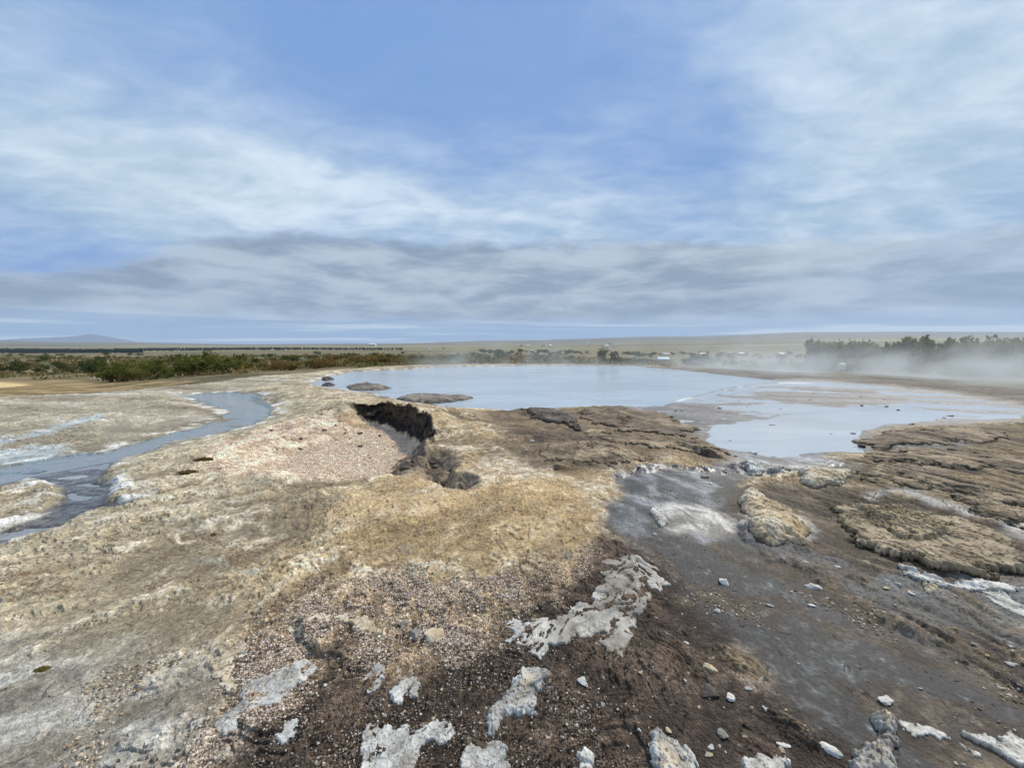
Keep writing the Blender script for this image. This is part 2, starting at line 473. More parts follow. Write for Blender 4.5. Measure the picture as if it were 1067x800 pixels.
    sw2 = fbm(X + 0.6 * s1y, Yw - 0.5 * s1x, sp, 0.28, 6, 431, gain=0.62)
    C = mix(C, np.tile(c8(222, 210, 188), (x.size, 1)), sstep(0.18, 0.02, np.abs(sw - 0.18)) * sstep(-0.3, 0.2, st + n_mid) * 0.8)
    C = mix(C, np.tile(c8(98, 80, 60), (x.size, 1)), sstep(0.10, 0.01, np.abs(sw2 + 0.12)) * sstep(-0.4, 0.2, -st + n_mid) * 0.75)
    C = mix(C, np.tile(c8(190, 152, 106), (x.size, 1)), sstep(0.3, 0.6, sw2) * 0.3 * (1 - 0.6 * gl))
    C = mix(C, np.tile(c8(176, 180, 172), (x.size, 1)), sstep(0.3, 0.6, -sw) * 0.5)
    # thin dark cracks
    cr = fbm(X, Yw, sp, 0.8, 5, 181)
    C = mix(C, np.tile(c8(84, 70, 54), (x.size, 1)), sstep(0.05, 0.0, np.abs(cr)) * 0.5 * sstep(-0.1, 0.3, n_big) * near)

    def lay_on(col, m):
        nonlocal C
        C = mix(C, np.tile(col, (x.size, 1)) if col.ndim == 1 else col, m.astype(F))

    def pal(a, b, t):
        return mix(np.tile(a, (x.size, 1)), np.tile(b, (x.size, 1)), t)
    m = near * sstep(0.55, -0.25, sdf(GREYFOOT, x, y, 1.2) + 0.35 * n_big)
    lay_on(pal(c8(132, 128, 118), c8(206, 206, 200), sstep(-0.35, 0.5, st + 0.5 * sw)), m * 0.75)
    # golden crusty dome and its white rim
    m = sstep(0.15, -0.2, sdf(CRUSTY, x, y, 1.0) + 0.25 * n_big)
    lay_on(pal(c8(152, 128, 94), c8(200, 174, 134), sstep(-0.4, 0.5, sw + 0.4 * n_fine)), m * 0.62)
    m = sstep(0.12, -0.1, sdf(WHITERIM, x, y, 1.0) + 0.22 * n_mid)
    lay_on(pal(c8(170, 152, 124), c8(216, 206, 188), sstep(-0.2, 0.4, sw2 + 0.7 * n_fine)), m * 0.8)
    # the grey plain on the left
    m = sstep(0.3, -0.3, sdf(LEFTGREY, x, y, 2.0) + 0.4 * ew2)
    h_st = fbm(x / 4.5 + 0.3 * wx, y + 0.25 * x, sp * 0.6, 1.0, 6, 191)
    lay_on(pal(c8(142, 134, 116), c8(182, 174, 156), sstep(-0.5, 0.5, h_st)), m * 0.8)
    lay_on(c8(206, 208, 204), m * sstep(0.30, 0.6, h_st) * 0.7)
    lay_on(c8(120, 104, 84), m * sstep(0.32, 0.7, -h_st) * 0.7)
    fm = sstep(0.25, -0.2, sdf(FILM1, x, y, 1.0) + 0.5 * ew) + sstep(0.25, -0.2, sdf(FILM2, x, y, 1.0) + 0.5 * ew)
    lay_on(c8(186, 194, 194), np.clip(fm, 0, 1) * 0.8)
    rough = rough - 0.4 * np.clip(fm, 0, 1)
    # gravel floor of the hollow, rubble slopes and dark wall
    m = sstep(0.25, -0.1, sdf(HOL_FLOOR, x, y, 1.0) + 0.15 * n_mid)
    m = np.maximum(m * (d_h < 0.3) , sstep(0.75, 1.0, holf))
    lay_on(pal(c8(200, 176, 152), c8(232, 212, 188), sstep(-0.5, 0.5, n_mid + 0.8 * n_fine)), m)
    grit = np.maximum(grit, m)
    m = holf * (1 - m)
    nb = fbm(x, y, sp, 0.5, 5, 201)
    lay_on(pal(c8(150, 128, 98), c8(196, 172, 146), sstep(-0.4, 0.5, n_mid)), m * 0.8)
    lay_on(c8(176, 116, 84), m * sstep(0.2, 0.5, nb))
    lay_on(c8(88, 74, 50), m * sstep(0.25, 0.5, -nb) * 0.8)
    lay_on(pal(c8(30, 25, 20), c8(88, 73, 58), sstep(-0.25, 0.5, band + 0.3 * n_fine)), wallf)  # brown banded wall, its colour darkened for the shade of the overhang
    lay_on(pal(c8(70, 62, 52), c8(128, 114, 98), sstep(-0.2, 0.6, n_rid)), sstep(0.05, -0.1, d_pit) * 0.85)
    lay_on(pal(c8(70, 60, 50), c8(104, 92, 78), sstep(-0.4, 0.5, n_mid + st)), sstep(0.15, -0.12, sdf(RIGHTBASE, x, y, 1.0) + 0.1 * n_mid) * 0.95)
    # gravelly ground, then dark brown earth
    g_sd = sdf(GRAVEL, x, y, 1.0) + 0.22 * n_mid + 0.1 * n_big
    m = sstep(0.10, -0.12, g_sd)
    lay_on(pal(c8(120, 102, 84), c8(184, 162, 138), sstep(-0.5, 0.5, n_fine + 0.6 * n_mid)), m * 0.62)
    grit = np.maximum(grit, m)
    b_sd = sdf(BROWN, x, y, 1.0) + 0.16 * n_mid + 0.12 * n_big + 0.05 * n_fine
    brown = sstep(0.10, -0.16, b_sd)
    lay_on(pal(c8(54, 44, 37), c8(90, 76, 65), sstep(-0.5, 0.6, n_mid + 0.5 * n_fine)), brown * 0.95)
    grit = np.where(brown > 0.5, 0.75, grit)
    # dark wet slab with a grey film
    m = slab * (1 - 0.6 * brown)
    m = m * (1 - 0.75 * sstep(0.1, 0.5, st + 0.5 * n_big + 0.3 * n_fine))
    lay_on(pal(c8(60, 50, 42), c8(98, 84, 68), sstep(-0.4, 0.5, st2 + n_fine)), slab * (1 - 0.6 * brown) - m)
    film = sstep(-0.15, 0.75, st2 * 0.5 + n_fine * 0.8 + 0.5 * n_mid + 0.4 * spk)
    lay_on(pal(c8(56, 52, 49), c8(96, 97, 95), film), m)
    lay_on(c8(142, 146, 146), m * sstep(0.45, 0.8, n_fine * 0.8 + 0.5 * spk + 0.3 * st2) * 0.8)
    rough = rough * (1 - m) + m * (0.54 + 0.2 * film)
    grit = grit * (1 - m * 0.6)
    # brown layered rock on the right
    m = sstep(0.16, -0.14, d_bk + 0.08 * st)
    lay_on(pal(c8(60, 51, 43), c8(122, 107, 88), sstep(-0.45, 0.7, st + 0.4 * st2 + 0.3 * sw2)), m)
    lay_on(c8(190, 178, 158), m * sstep(0.45, 0.7, st2 + 0.4 * st) * 0.8)
    lay_on(c8(112, 112, 110), m * sstep(0.0, 0.4, n_big - 0.4 * st) * 0.75)
    rough = rough * (1 - m) + m * 0.75
    m = sstep(0.2, -0.3, d_sa)
    lay_on(pal(c8(68, 58, 46), c8(136, 120, 94), sstep(-0.45, 0.6, st + 0.3 * n_mid + 0.3 * n_rid)), m)
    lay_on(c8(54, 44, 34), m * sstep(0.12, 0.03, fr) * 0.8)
    lay_on(c8(128, 132, 134), m * sstep(0.25, 0.55, n_big) * 0.6)
    # brown, cracked ground between the pool and the wet channel
    BR2x = sstep(0.3, -0.3, sdf(CRACKED, x, y, 1.5) + 0.3 * n_big)
    lay_on(pal(c8(66, 57, 49), c8(132, 114, 92), sstep(-0.5, 0.6, h_st + 0.5 * sw + 0.2 * n_rid)), BR2x * 0.9)
    # wet flats of the outflow
    lay_on(pal(c8(88, 85, 84), c8(126, 125, 126), sstep(-0.5, 0.5, fs)), flats * 0.95)
    rough = rough * (1 - flats) + flats * 0.62
    lay_on(c8(176, 182, 188), flats * sstep(0.05, -0.02, np.abs(fs - 0.1)) * 0.5)
    lay_on(c8(84, 76, 70), flats * sstep(0.35, 0.7, fs) * 0.7)
    m = wetp * (1 - 0.3 * slab)
    lay_on(pal(c8(64, 60, 58), c8(150, 154, 158), sstep(-0.35, 0.6, st + 0.6 * n_mid)), m * 0.9)
    rough = rough * (1 - m) + m * 0.36
    m = sstep(0.10, -0.10, sdf(WETSTRIP, x, y, 1.0) + 0.16 * n_mid + 0.10 * n_rid)
    m = np.maximum(m, sstep(0.12, -0.10, sdf(SPILL, x, y, 1.0) + 0.2 * n_mid))
    lay_on(pal(c8(74, 70, 68), c8(158, 162, 166), sstep(-0.4, 0.5, st + 0.5 * n_mid)), m * 0.9)
    rough = rough * (1 - m) + m * 0.42
    # pale mounds beside the wet channel
    for bx, by, a, b, h in BUMPS[:3]:
        g = np.exp(-(((x - bx) / a) ** 2 + ((y - by) / b) ** 2) * 1.1).astype(F)
        lay_on(pal(c8(118, 112, 104), c8(204, 200, 190), sstep(-0.4, 0.5, st2 + n_mid)), sstep(0.35, 0.6, g + 0.2 * n_mid) * 0.85)
    # branch of the stream: dark stones under a film of water, pale scraps
    m = sstep(0.06, -0.06, d_br)
    lay_on(pal(c8(66, 62, 60), c8(112, 108, 106), sstep(-0.4, 0.4, bs + n_fine)), m)
    lay_on(c8(190, 196, 200), m * sstep(0.30, 0.55, bs) * 0.9)
    rough = rough * (1 - m) + m * 0.25
    # white rims along the water
    wl = np.minimum(np.minimum(d_pool, d_out + 0.4), np.minimum(d_str, d_br))
    rim = sstep(0.42, 0.05, wl) * sstep(-0.05, 0.03, wl) * sstep(-0.1, 0.25, n_mid + 0.4 * ew) * (x < 2.5)
    lay_on(c8(222, 222, 216), rim * 0.8)
    m = near * sstep(0.45, 0.0, wl) * (1 - rim)
    C = C * (1 - 0.25 * m[:, None])
    if idx.size:
        mm_ = np.zeros(x.shape, F)
        mm_[idx] = lip
        lay_on(c8(222, 226, 228), mm_ * 0.9)
    # under water
    uw = sstep(0.02, -0.1, np.minimum(d_pool, np.minimum(d_out, d_str + 0.3 * sstep(0.3, 0.5, sb))))
    lay_on(c8(120, 136, 142), uw)
    lay_on(pal(c8(36, 30, 25), c8(66, 54, 44), sstep(0, 0.6, n_rid)), np.clip(dark * (0.45 + 0.35 * sstep(2, 6, r)) * (0.8 + 0.8 * n_fine), 0, 1))  # dark rock on ledge faces, with the shade of the step painted in
    mm = near * (1 - 0.6 * slab) * (1 - flats)
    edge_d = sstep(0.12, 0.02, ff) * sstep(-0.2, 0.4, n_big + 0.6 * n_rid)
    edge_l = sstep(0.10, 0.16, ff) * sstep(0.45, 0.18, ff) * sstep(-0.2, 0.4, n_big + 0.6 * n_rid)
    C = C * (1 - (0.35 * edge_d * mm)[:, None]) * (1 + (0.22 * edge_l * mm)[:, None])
    domec = sstep(0.2, -0.2, sdf(CRUSTY, x, y, 1.0) + 0.2 * n_big)
    C = C * (1 + near * (1 - 0.55 * domec) * (0.34 * n_fine + 0.30 * spk + 0.16 * n_mid) * (1 - 0.35 * slab))[:, None]
    lay_on(c8(226, 216, 198), near * (1 - slab) * (1 - flats) * sstep(0.62, 0.8, spk + 0.35 * n_fine) * 0.55)
    lum = (C @ np.array([0.3, 0.59, 0.11], F))[:, None]
    C = lum + (C - lum) * (1 + 0.10 * near * (1 - flats) * (1 - 0.6 * slab))[:, None]
    C = C * (1 + near * (1 - flats) * 0.30 * (0.7 * n_big + 0.7 * n_mid))[:, None]
    C = np.clip(C, 0.01, 0.8)
    wetside = near * sstep(3.0, 6.0, x - 0.05 * y) * sstep(-8.5, -6.0, d_rim + 0.8 * ew2) * (1 - flats) * (1 - sstep(-2, -3, d_sa))
    lay_on(pal(c8(84, 80, 74), c8(120, 114, 106), sstep(-0.4, 0.4, h_st)), wetside * 0.9)
    # moor and fields
    o = sstep(0.4, -0.4, sdf(OCHRE, x, y, 3.0) + 0.9 * ew2)
    n_f = fbm(x / 3.0, y, sp, 30.0, 6, 231)
    n_h = fbm(x, y, sp, 9.0, 6, 241)
    v_f = fbm(x / 3.5, y, sp, 420.0, 5, 251)
    n_t = fbm(x / 2.2, y, sp * 0.5, 3.2, 5, 245)
    moor = pal(c8(84, 78, 48), c8(146, 130, 92), sstep(-0.45, 0.45, 0.8 * n_f + 0.5 * n_h + 0.8 * n_t))
    moor = mix(moor, np.tile(c8(58, 60, 34), (x.size, 1)), sstep(0.15, 0.5, n_t - 0.5 * n_f) * 0.7)
    moor = mix(moor, np.tile(c8(70, 72, 36), (x.size, 1)), sstep(0.15, 0.6, n_h) * 0.6)
    moor = mix(moor, np.tile(c8(128, 96, 60), (x.size, 1)), sstep(0.2, 0.6, -n_h + 0.4 * n_f) * 0.5)
    field = pal(c8(98, 92, 58), c8(146, 132, 90), sstep(-0.3, 0.3, v_f))
    field = mix(field, np.tile(c8(92, 104, 56), (x.size, 1)), sstep(0.1, 0.4, fbm(x / 4.0, y, sp, 700.0, 4, 261)) * 0.7)
    moor = moor * 0.85
    moor = mix(moor, field, sstep(450, 1000, y))
    hill = pal(c8(84, 78, 62), c8(118, 106, 84), sstep(-0.5, 0.5, fbm(x / 2, y, sp, 1400.0, 5, 271)))
    moor = mix(moor, hill, sstep(2500, 4500, y))
    out_m = 1 - sstep(0.4, -0.5, sdf(RIM, x, y, 6.0) + ew2 * 0.7)
    lay_on(moor, out_m)
    lay_on(pal(c8(134, 112, 76), c8(178, 152, 108), sstep(-0.4, 0.5, h_st + 0.5 * n_mid)), o * 0.9)
    lay_on(c8(96, 88, 44), o * sstep(-0.05, 0.3, ew2 + 0.5 * n_h) * 0.9)
    lay_on(c8(178, 168, 146), sstep(0.6, -0.6, sdf(TRACK, x, y, 2.0) + 0.6 * ew2) * 0.8)
    m = sstep(0.5, -0.5, sdf(CREAM, x, y, 2.0) + 0.5 * ew2)
    lay_on(c8(216, 188, 136), m)
    rough = rough * (1 - out_m) + out_m * 0.95
    grit = grit * (1 - out_m)
    return z, shy, C, rough, grit, (brown, g_sd, holf, out_m)


LIP = poly([(690, 418.5), (705, 416), (722, 412), (742, 407), (762, 402.5), (785, 399.5), (812, 397.5), (840, 397.5), (870, 399)])
MUD1 = poly([(660, 424), (700, 421), (735, 420), (775, 428), (770, 436), (735, 443), (700, 446), (660, 436)])
MUD2 = poly([(790, 407), (850, 402), (905, 405), (940, 414), (925, 421), (870, 421), (820, 417), (790, 413)])
WETSTRIP = poly([(905, 520), (940, 522), (985, 532), (1030, 548), (1067, 566), (1150, 590), (1150, 570), (1067, 548), (1035, 540), (1000, 528), (960, 516), (920, 510)])
SPILL = poly([(772, 470), (800, 464), (845, 464), (862, 472), (850, 484), (880, 498), (850, 500), (800, 492), (768, 496), (745, 490), (760, 480)])
GREYFOOT = poly([(-60, 800), (-60, 720), (60, 735), (130, 742), (200, 730), (262, 722), (225, 772), (170, 800), (140, 860), (-60, 900)])
RIGHTBASE = poly([(640, 552), (690, 540), (764, 512), (800, 505), (880, 512), (1000, 530), (1067, 552), (1400, 640), (1600, 790), (900, 790), (800, 740), (740, 660), (690, 596)])
RIM = poly([(-1500, 470), (-600, 440), (0, 413.5), (100, 408), (180, 401.5), (230, 396), (270, 391.5), (330, 386), (400, 381.5), (450, 379.6), (520, 378.8), (600, 378.8), (660, 379.3), (720, 382.5),
            (800, 389), (870, 392), (960, 397), (1067, 404), (1400, 425), (2600, 500)])
RIM = np.concatenate([RIM, np.array([[30, -3], [14, -14], [-14, -14], [-30, -3]], F)])
CRACKED = poly([(500, 430), (560, 424), (620, 423), (690, 424), (730, 448), (760, 470), (740, 482), (690, 484), (640, 488), (590, 488), (545, 480), (520, 455)])


# ------------------------------------------------------------------ object helpers
def tag(o, label=None, cat=None, group=None, kind=None):
    if label: o['label'] = label
    if cat: o['category'] = cat
    if group: o['group'] = group
    if kind: o['kind'] = kind
    return o


def mesh_np(name, V, FA, mat, parent=None, smooth=True, attrs=None):
    """a mesh from arrays: V (n,3), FA (m,3 or 4); attrs {name: (n,) or (n,3)}"""
    me = bpy.data.meshes.new(name)
    V = np.ascontiguousarray(V, dtype=F)
    FA = np.ascontiguousarray(FA, dtype=np.int32)
    k = FA.shape[1]
    me.vertices.add(len(V))
    me.vertices.foreach_set('co', V.ravel())
    me.loops.add(FA.size)
    me.loops.foreach_set('vertex_index', FA.ravel())
    me.polygons.add(len(FA))
    me.polygons.foreach_set('loop_start', np.arange(0, FA.size, k, dtype=np.int32))
    me.polygons.foreach_set('use_smooth', np.full(len(FA), smooth))
    for an, a in (attrs or {}).items():
        if a.ndim == 2:
            c = np.ones((len(V), 4), F)
            c[:, :3] = a
            me.attributes.new(an, 'FLOAT_COLOR', 'POINT').data.foreach_set('color', c.ravel())
        else:
            me.attributes.new(an, 'FLOAT', 'POINT').data.foreach_set('value', np.ascontiguousarray(a, dtype=F))
    me.update(calc_edges=True)
    if mat: me.materials.append(mat)
    o = bpy.data.objects.new(name, me)
    COL.objects.link(o)
    if parent: o.parent = parent
    return o


def empty(name, loc, rz=0.0):
    o = bpy.data.objects.new(name, None)
    o.empty_display_size = 0.2
    COL.objects.link(o)
    o.location = loc
    o.rotation_euler = (0, 0, rz)
    return o


class NT:
    """short hand for building node trees"""
    def __init__(self, tree):
        self.t = tree
        tree.nodes.clear()

    def n(self, typ, ins=None, **props):
        nd = self.t.nodes.new(typ)
        for k, v in props.items():
            setattr(nd, k, v)
        for k, v in (ins or {}).items():
            s = nd.inputs[k]
            if isinstance(v, bpy.types.NodeSocket):
                self.t.links.new(v, s)
            else:
                s.default_value = v
        return nd

    def m(self, op, a, b=None, c=None, clamp=False):
        ins = {0: a}
        if b is not None: ins[1] = b
        if c is not None: ins[2] = c
        return self.n('ShaderNodeMath', ins, operation=op, use_clamp=clamp).outputs[0]

    def vm(self, op, a, b=None, out=0):
        ins = {0: a}
        if b is not None: ins[1] = b
        return self.n('ShaderNodeVectorMath', ins, operation=op).outputs[out]

    def ss(self, x, a, b, lo=0.0, hi=1.0):
        return self.n('ShaderNodeMapRange', {0: x, 1: a, 2: b, 3: lo, 4: hi}, interpolation_type='SMOOTHSTEP').outputs[0]

    def noise(self, vec, scale, detail=4.0, rough=0.55, dist=0.0):
        return self.n('ShaderNodeTexNoise', {'Vector': vec, 'Scale': scale, 'Detail': detail, 'Roughness': rough, 'Distortion': dist}).outputs[0]

    def mixc(self, fac, a, b, blend='MIX'):
        nd = self.t.nodes.new('ShaderNodeMix')
        nd.data_type = 'RGBA'
        nd.blend_type = blend
        for i, v in ((0, fac), (6, a), (7, b)):
            if isinstance(v, bpy.types.NodeSocket):
                self.t.links.new(v, nd.inputs[i])
            else:
                nd.inputs[i].default_value = v if i == 0 else (*v[:3], 1.0)
        return nd.outputs[2]

    def link(self, a, b):
        self.t.links.new(a, b)


def material(name):
    m = bpy.data.materials.new(name)
    m.use_nodes = True
    return m, NT(m.node_tree)


def finish(nt, **kw):
    b = nt.n('ShaderNodeBsdfPrincipled', kw)
    o = nt.n('ShaderNodeOutputMaterial', {'Surface': b.outputs[0]})
    return b, o


# ------------------------------------------------------------------ materials
def ground_material():
    m, t = material('sinter_ground')
    pos = t.n('ShaderNodeTexCoord').outputs['Object']
    col = t.n('ShaderNodeAttribute', attribute_name='Col').outputs['Color']
    rg = t.n('ShaderNodeAttribute', attribute_name='Rough').outputs['Fac']
    gr = t.n('ShaderNodeAttribute', attribute_name='Grit').outputs['Fac']
    n1 = t.noise(pos, 38.0, 5.0, 0.65)
    n2 = t.noise(pos, 9.0, 6.0, 0.7)
    vo = t.n('ShaderNodeTexVoronoi', {'Vector': pos, 'Scale': 75.0, 'Randomness': 1.0})
    vo2 = t.n('ShaderNodeTexVoronoi', {'Vector': pos, 'Scale': 190.0, 'Randomness': 1.0})
    cell = t.n('ShaderNodeSeparateColor', {0: vo.outputs['Color']}).outputs[0]
    cell2 = t.n('ShaderNodeSeparateColor', {0: vo2.outputs['Color']}).outputs[1]
    # pebbly brightness where it is gritty
    pb = t.m('ADD', t.m('MULTIPLY', t.m('POWER', cell, 2.0), 0.9), t.m('MULTIPLY', cell2, 0.6))
    f_p = t.m('ADD', 1.0, t.m('MULTIPLY', gr, t.m('SUBTRACT', pb, 0.6)))
    n3 = t.noise(pos, 150.0, 3.0, 0.6)
    wpos = t.vm('ADD', pos, t.vm('MULTIPLY', t.n('ShaderNodeTexNoise', {'Vector': pos, 'Scale': 5.0, 'Detail': 5.0}).outputs['Color'], (0.16, 0.16, 0.16)))
    ce = t.n('ShaderNodeTexVoronoi', {'Vector': wpos, 'Scale': 3.6, 'Randomness': 1.0}, feature='DISTANCE_TO_EDGE').outputs['Distance']
    crk = t.m('MULTIPLY', t.ss(ce, 0.022, 0.0), t.ss(n2, 0.52, 0.60))
    crk = t.m('MULTIPLY', crk, t.m('SUBTRACT', 1.0, t.m('MULTIPLY', gr, 0.8)))
    f_n = t.m('ADD', 0.40, t.m('ADD', t.ss(n1, 0.28, 0.72, 0.0, 0.62), t.m('ADD', t.ss(n2, 0.28, 0.72, 0.0, 0.45), t.ss(n3, 0.3, 0.7, -0.18, 0.22))))
    f_n = t.m('MULTIPLY', f_n, t.m('SUBTRACT', 1.0, t.m('MULTIPLY', crk, 0.55)))
    f = t.m('MULTIPLY', f_p, f_n)
    c = t.vm('MULTIPLY', col, t.n('ShaderNodeCombineXYZ', {0: f, 1: f, 2: f}).outputs[0])
    hgt = t.m('ADD', t.m('ADD', t.m('MULTIPLY', n1, 0.7), t.m('SUBTRACT', t.m('MULTIPLY', n3, 0.2), t.m('MULTIPLY', crk, 0.5))), t.m('MULTIPLY', t.m('MULTIPLY', gr, t.m('SUBTRACT', 1.0, vo.outputs['Distance'])), 0.5))
    bump = t.n('ShaderNodeBump', {'Height': hgt, 'Strength': t.ss(rg, 0.22, 0.7, 0.12, 0.8), 'Distance': 0.03})
    rr = t.m('ADD', rg, t.m('MULTIPLY', t.m('SUBTRACT', n2, 0.5), 0.25))
    finish(t, **{'Base Color': c, 'Roughness': rr, 'Normal': bump.outputs[0], 'Specular IOR Level': 0.4})
    return m


def rock_material():
    m, t = material('sinter_rock')
    pos = t.n('ShaderNodeTexCoord').outputs['Object']
    col = t.n('ShaderNodeAttribute', attribute_name='Col').outputs['Color']
    n1 = t.noise(pos, 70.0, 5.0, 0.6)
    n2 = t.noise(pos, 11.0, 7.0, 0.72, 0.8)
    f = t.m('ADD', 0.45, t.m('ADD', t.m('MULTIPLY', n1, 0.6), t.m('MULTIPLY', n2, 0.5)))
    c = t.vm('MULTIPLY', col, t.n('ShaderNodeCombineXYZ', {0: f, 1: f, 2: f}).outputs[0])
    bump = t.n('ShaderNodeBump', {'Height': t.m('ADD', t.m('MULTIPLY', n1, 0.35), n2), 'Strength': 0.5, 'Distance': 0.012})
    finish(t, **{'Base Color': c, 'Roughness': 0.85, 'Normal': bump.outputs[0], 'Specular IOR Level': 0.3})
    return m


def water_material(name, colour, rough, wave, wscale):
    m, t = material(name)
    pos = t.n('ShaderNodeTexCoord').outputs['Object']
    st = t.n('ShaderNodeMapping', {'Vector': pos, 'Scale': (0.45, 1.0, 1.0), 'Rotation': (0, 0, 0.12)}).outputs[0]
    n = t.noise(st, wscale, 4.0, 0.6, 0.4)
    n2 = t.noise(st, 0.35, 4.0, 0.6, 0.8)
    amp = t.m('MULTIPLY', n, t.ss(n2, 0.3, 0.65, 0.3, 1.0))
    bump = t.n('ShaderNodeBump', {'Height': amp, 'Strength': wave, 'Distance': 0.05})
    d = [c * 0.82 for c in colour]
    c = t.mixc(t.ss(n2, 0.35, 0.65), d, colour)
    finish(t, **{'Base Color': c, 'Roughness': rough, 'Normal': bump.outputs[0], 'IOR': 1.33, 'Specular IOR Level': 0.5})
    return m


M_GROUND = ground_material()
M_ROCK = rock_material()

# ------------------------------------------------------------------ the ground: one sheet from underfoot to the horizon
rows = [0.05, 0.3, 0.55, 0.75, 0.9, 1.0, 1.08, 1.14, 1.19]
v = FPX * CAMH / 1.22
while FPX * CAMH / v < 4.0:
    rows.append(FPX * CAMH / v)
    v -= 0.85
rr_ = rows[-1]
while rr_ < 12:
    rr_ += 0.021
    rows.append(rr_)
while rr_ < 45:
    rr_ += min(0.021 * (rr_ / 12) ** 1.6, rr_ * 0.0035)
    rows.append(rr_)
while rr_ < 9000:
    rr_ *= 1.022
    rows.append(rr_)
rows = np.array(rows)
tan_u = [0.0]
while tan_u[-1] < 1.42:
    tan_u.append(tan_u[-1] + 1.05 / FPX)
th = [math.atan(q) for q in tan_u]
while th[-1] < R(78):
    th.append(th[-1] + R(0.2))
while th[-1] < R(176):
    th.append(th[-1] + R(3))
th = np.array([-q for q in th[:0:-1]] + th)
NR, NC = len(rows), len(th)
RR, TT = np.meshgrid(rows, th, indexing='ij')
# rows are counted by depth in front of the camera inside the view, so that they lie level in the picture
gx = (RR * np.sin(TT)).ravel().astype(F)
gy = (RR * np.cos(TT)).ravel().astype(F)
spr = np.gradient(rows)
spt = np.gradient(th)
SPC = np.maximum(np.minimum(spr[:, None] * 0.8, 0.08 * rows[:, None] + 0.02), rows[:, None] * spt[None, :]).ravel().astype(F)
gz, gsh, gC, gR, gG, gM = ground(gx, gy, SPC)
print('ground', NR, NC, NR * NC, round(time.time() - T0, 1))
rad = np.hypot(gx, gy)
px_ = gx * (1 + gsh / np.maximum(rad, 1))
py_ = gy * (1 + gsh / np.maximum(rad, 1))
GV = np.stack([px_, py_, gz], 1)
ii = np.arange(NR - 1)[:, None] * NC + np.arange(NC - 1)[None, :]
GF = np.stack([ii, ii + 1, ii + NC + 1, ii + NC], -1).reshape(-1, 4)[:, ::-1]
# close the ring behind the camera
jj = np.arange(NR - 1) * NC
GF = np.concatenate([GF, np.stack([jj + NC - 1, jj + NC - 1 + NC, jj + NC, jj], -1)])
g = mesh_np('ground', GV, GF, M_GROUND, attrs={'Col': gC, 'Rough': gR, 'Grit': gG})
tag(g, kind='structure')
g['label'] = 'sinter mound falling away to moor, fields and far hills'
print('ground mesh', round(time.time() - T0, 1))


def gh(x, y, sp=0.01):
    x = np.atleast_1d(np.asarray(x, F))
    y = np.atleast_1d(np.asarray(y, F))
    return ground(x, y, np.full(x.shape, sp, F), colours=False)


# ------------------------------------------------------------------ water
def sheet(name, P, z, mat, grow):
    c = P.mean(0)
    bm = bmesh.new()
    Pn = []
    n = len(P)
    area = 0.5 * sum(P[i][0] * P[(i + 1) % n][1] - P[(i + 1) % n][0] * P[i][1] for i in range(n))
    sg = 1 if area > 0 else -1
    for i in range(n):
        t = P[(i + 1) % n] - P[i - 1]
        t = t / max(np.hypot(*t), 1e-6)
        Pn.append(P[i] + sg * np.array([t[1], -t[0]]) * grow)
    vs = [bm.verts.new((p[0], p[1], z)) for p in Pn]
    if sg < 0:
        vs = vs[::-1]
    f = bm.faces.new(vs)
    bmesh.ops.triangulate(bm, faces=[f])
    me = bpy.data.meshes.new(name)
    bm.to_mesh(me)
    bm.free()
    me.materials.append(mat)
    o = bpy.data.objects.new(name, me)
    COL.objects.link(o)
    tag(o, kind='structure')
    return o


M_POOL = water_material('pool_water', (0.46, 0.53, 0.59), 0.10, 0.62, 3.4)
M_FLOW = water_material('milky_water', (0.52, 0.55, 0.57), 0.08, 0.08, 6.0)
M_STREAM = water_material('stream_film', (0.26, 0.29, 0.31), 0.08, 0.75, 9.0)
sheet('pool_water', POOL, WATER_Z, M_POOL, 0.5)
sheet('outflow_water', FLATS, WATER_Z - 0.003, M_FLOW, -0.05)
sheet('stream_water', STREAM, WATER_Z, M_STREAM, 0.12)
sheet('runoff_water', BRANCH, WATER_Z - 0.004, M_STREAM, 0.02)


# ------------------------------------------------------------------ sky, sun
HAZE = 0.00009
SUN_AZ, SUN_EL = 50.0, 44.0     # degrees right of the view direction, above the horizon
w = bpy.data.worlds.new('World')
scn.world = w
w.use_nodes = True
t = NT(w.node_tree)
sky = t.n('ShaderNodeTexSky', sky_type='NISHITA', sun_disc=False, sun_elevation=R(SUN_EL), sun_rotation=R(SUN_AZ), altitude=100, air_density=1.0, dust_density=0.6, ozone_density=1.5)
dirv = t.vm('NORMALIZE', t.n('ShaderNodeTexCoord').outputs['Generated'])
sep = t.n('ShaderNodeSeparateXYZ', {0: dirv})
dx, dy, dz = sep.outputs
el = t.m('MULTIPLY', t.m('ARCSINE', dz), 180 / math.pi)
az = t.m('MULTIPLY', t.m('ARCTAN2', dx, dy), 180 / math.pi)
zc = t.m('MAXIMUM', t.m('ADD', dz, 0.16), 0.10)
pv = t.n('ShaderNodeCombineXYZ', {0: t.m('DIVIDE', dx, zc), 1: t.m('DIVIDE', dy, zc), 2: 0.0}).outputs[0]


def blob(a0, e0, sa, se):
    """a soft patch of sky round azimuth a0, elevation e0 (degrees)"""
    a = t.m('DIVIDE', t.m('SUBTRACT', az, a0), sa)
    e = t.m('DIVIDE', t.m('SUBTRACT', el, e0), se)
    q = t.m('ADD', t.m('MULTIPLY', a, a), t.m('MULTIPLY', e, e))
    return t.m('EXPONENT', t.m('MULTIPLY', q, -1.0))


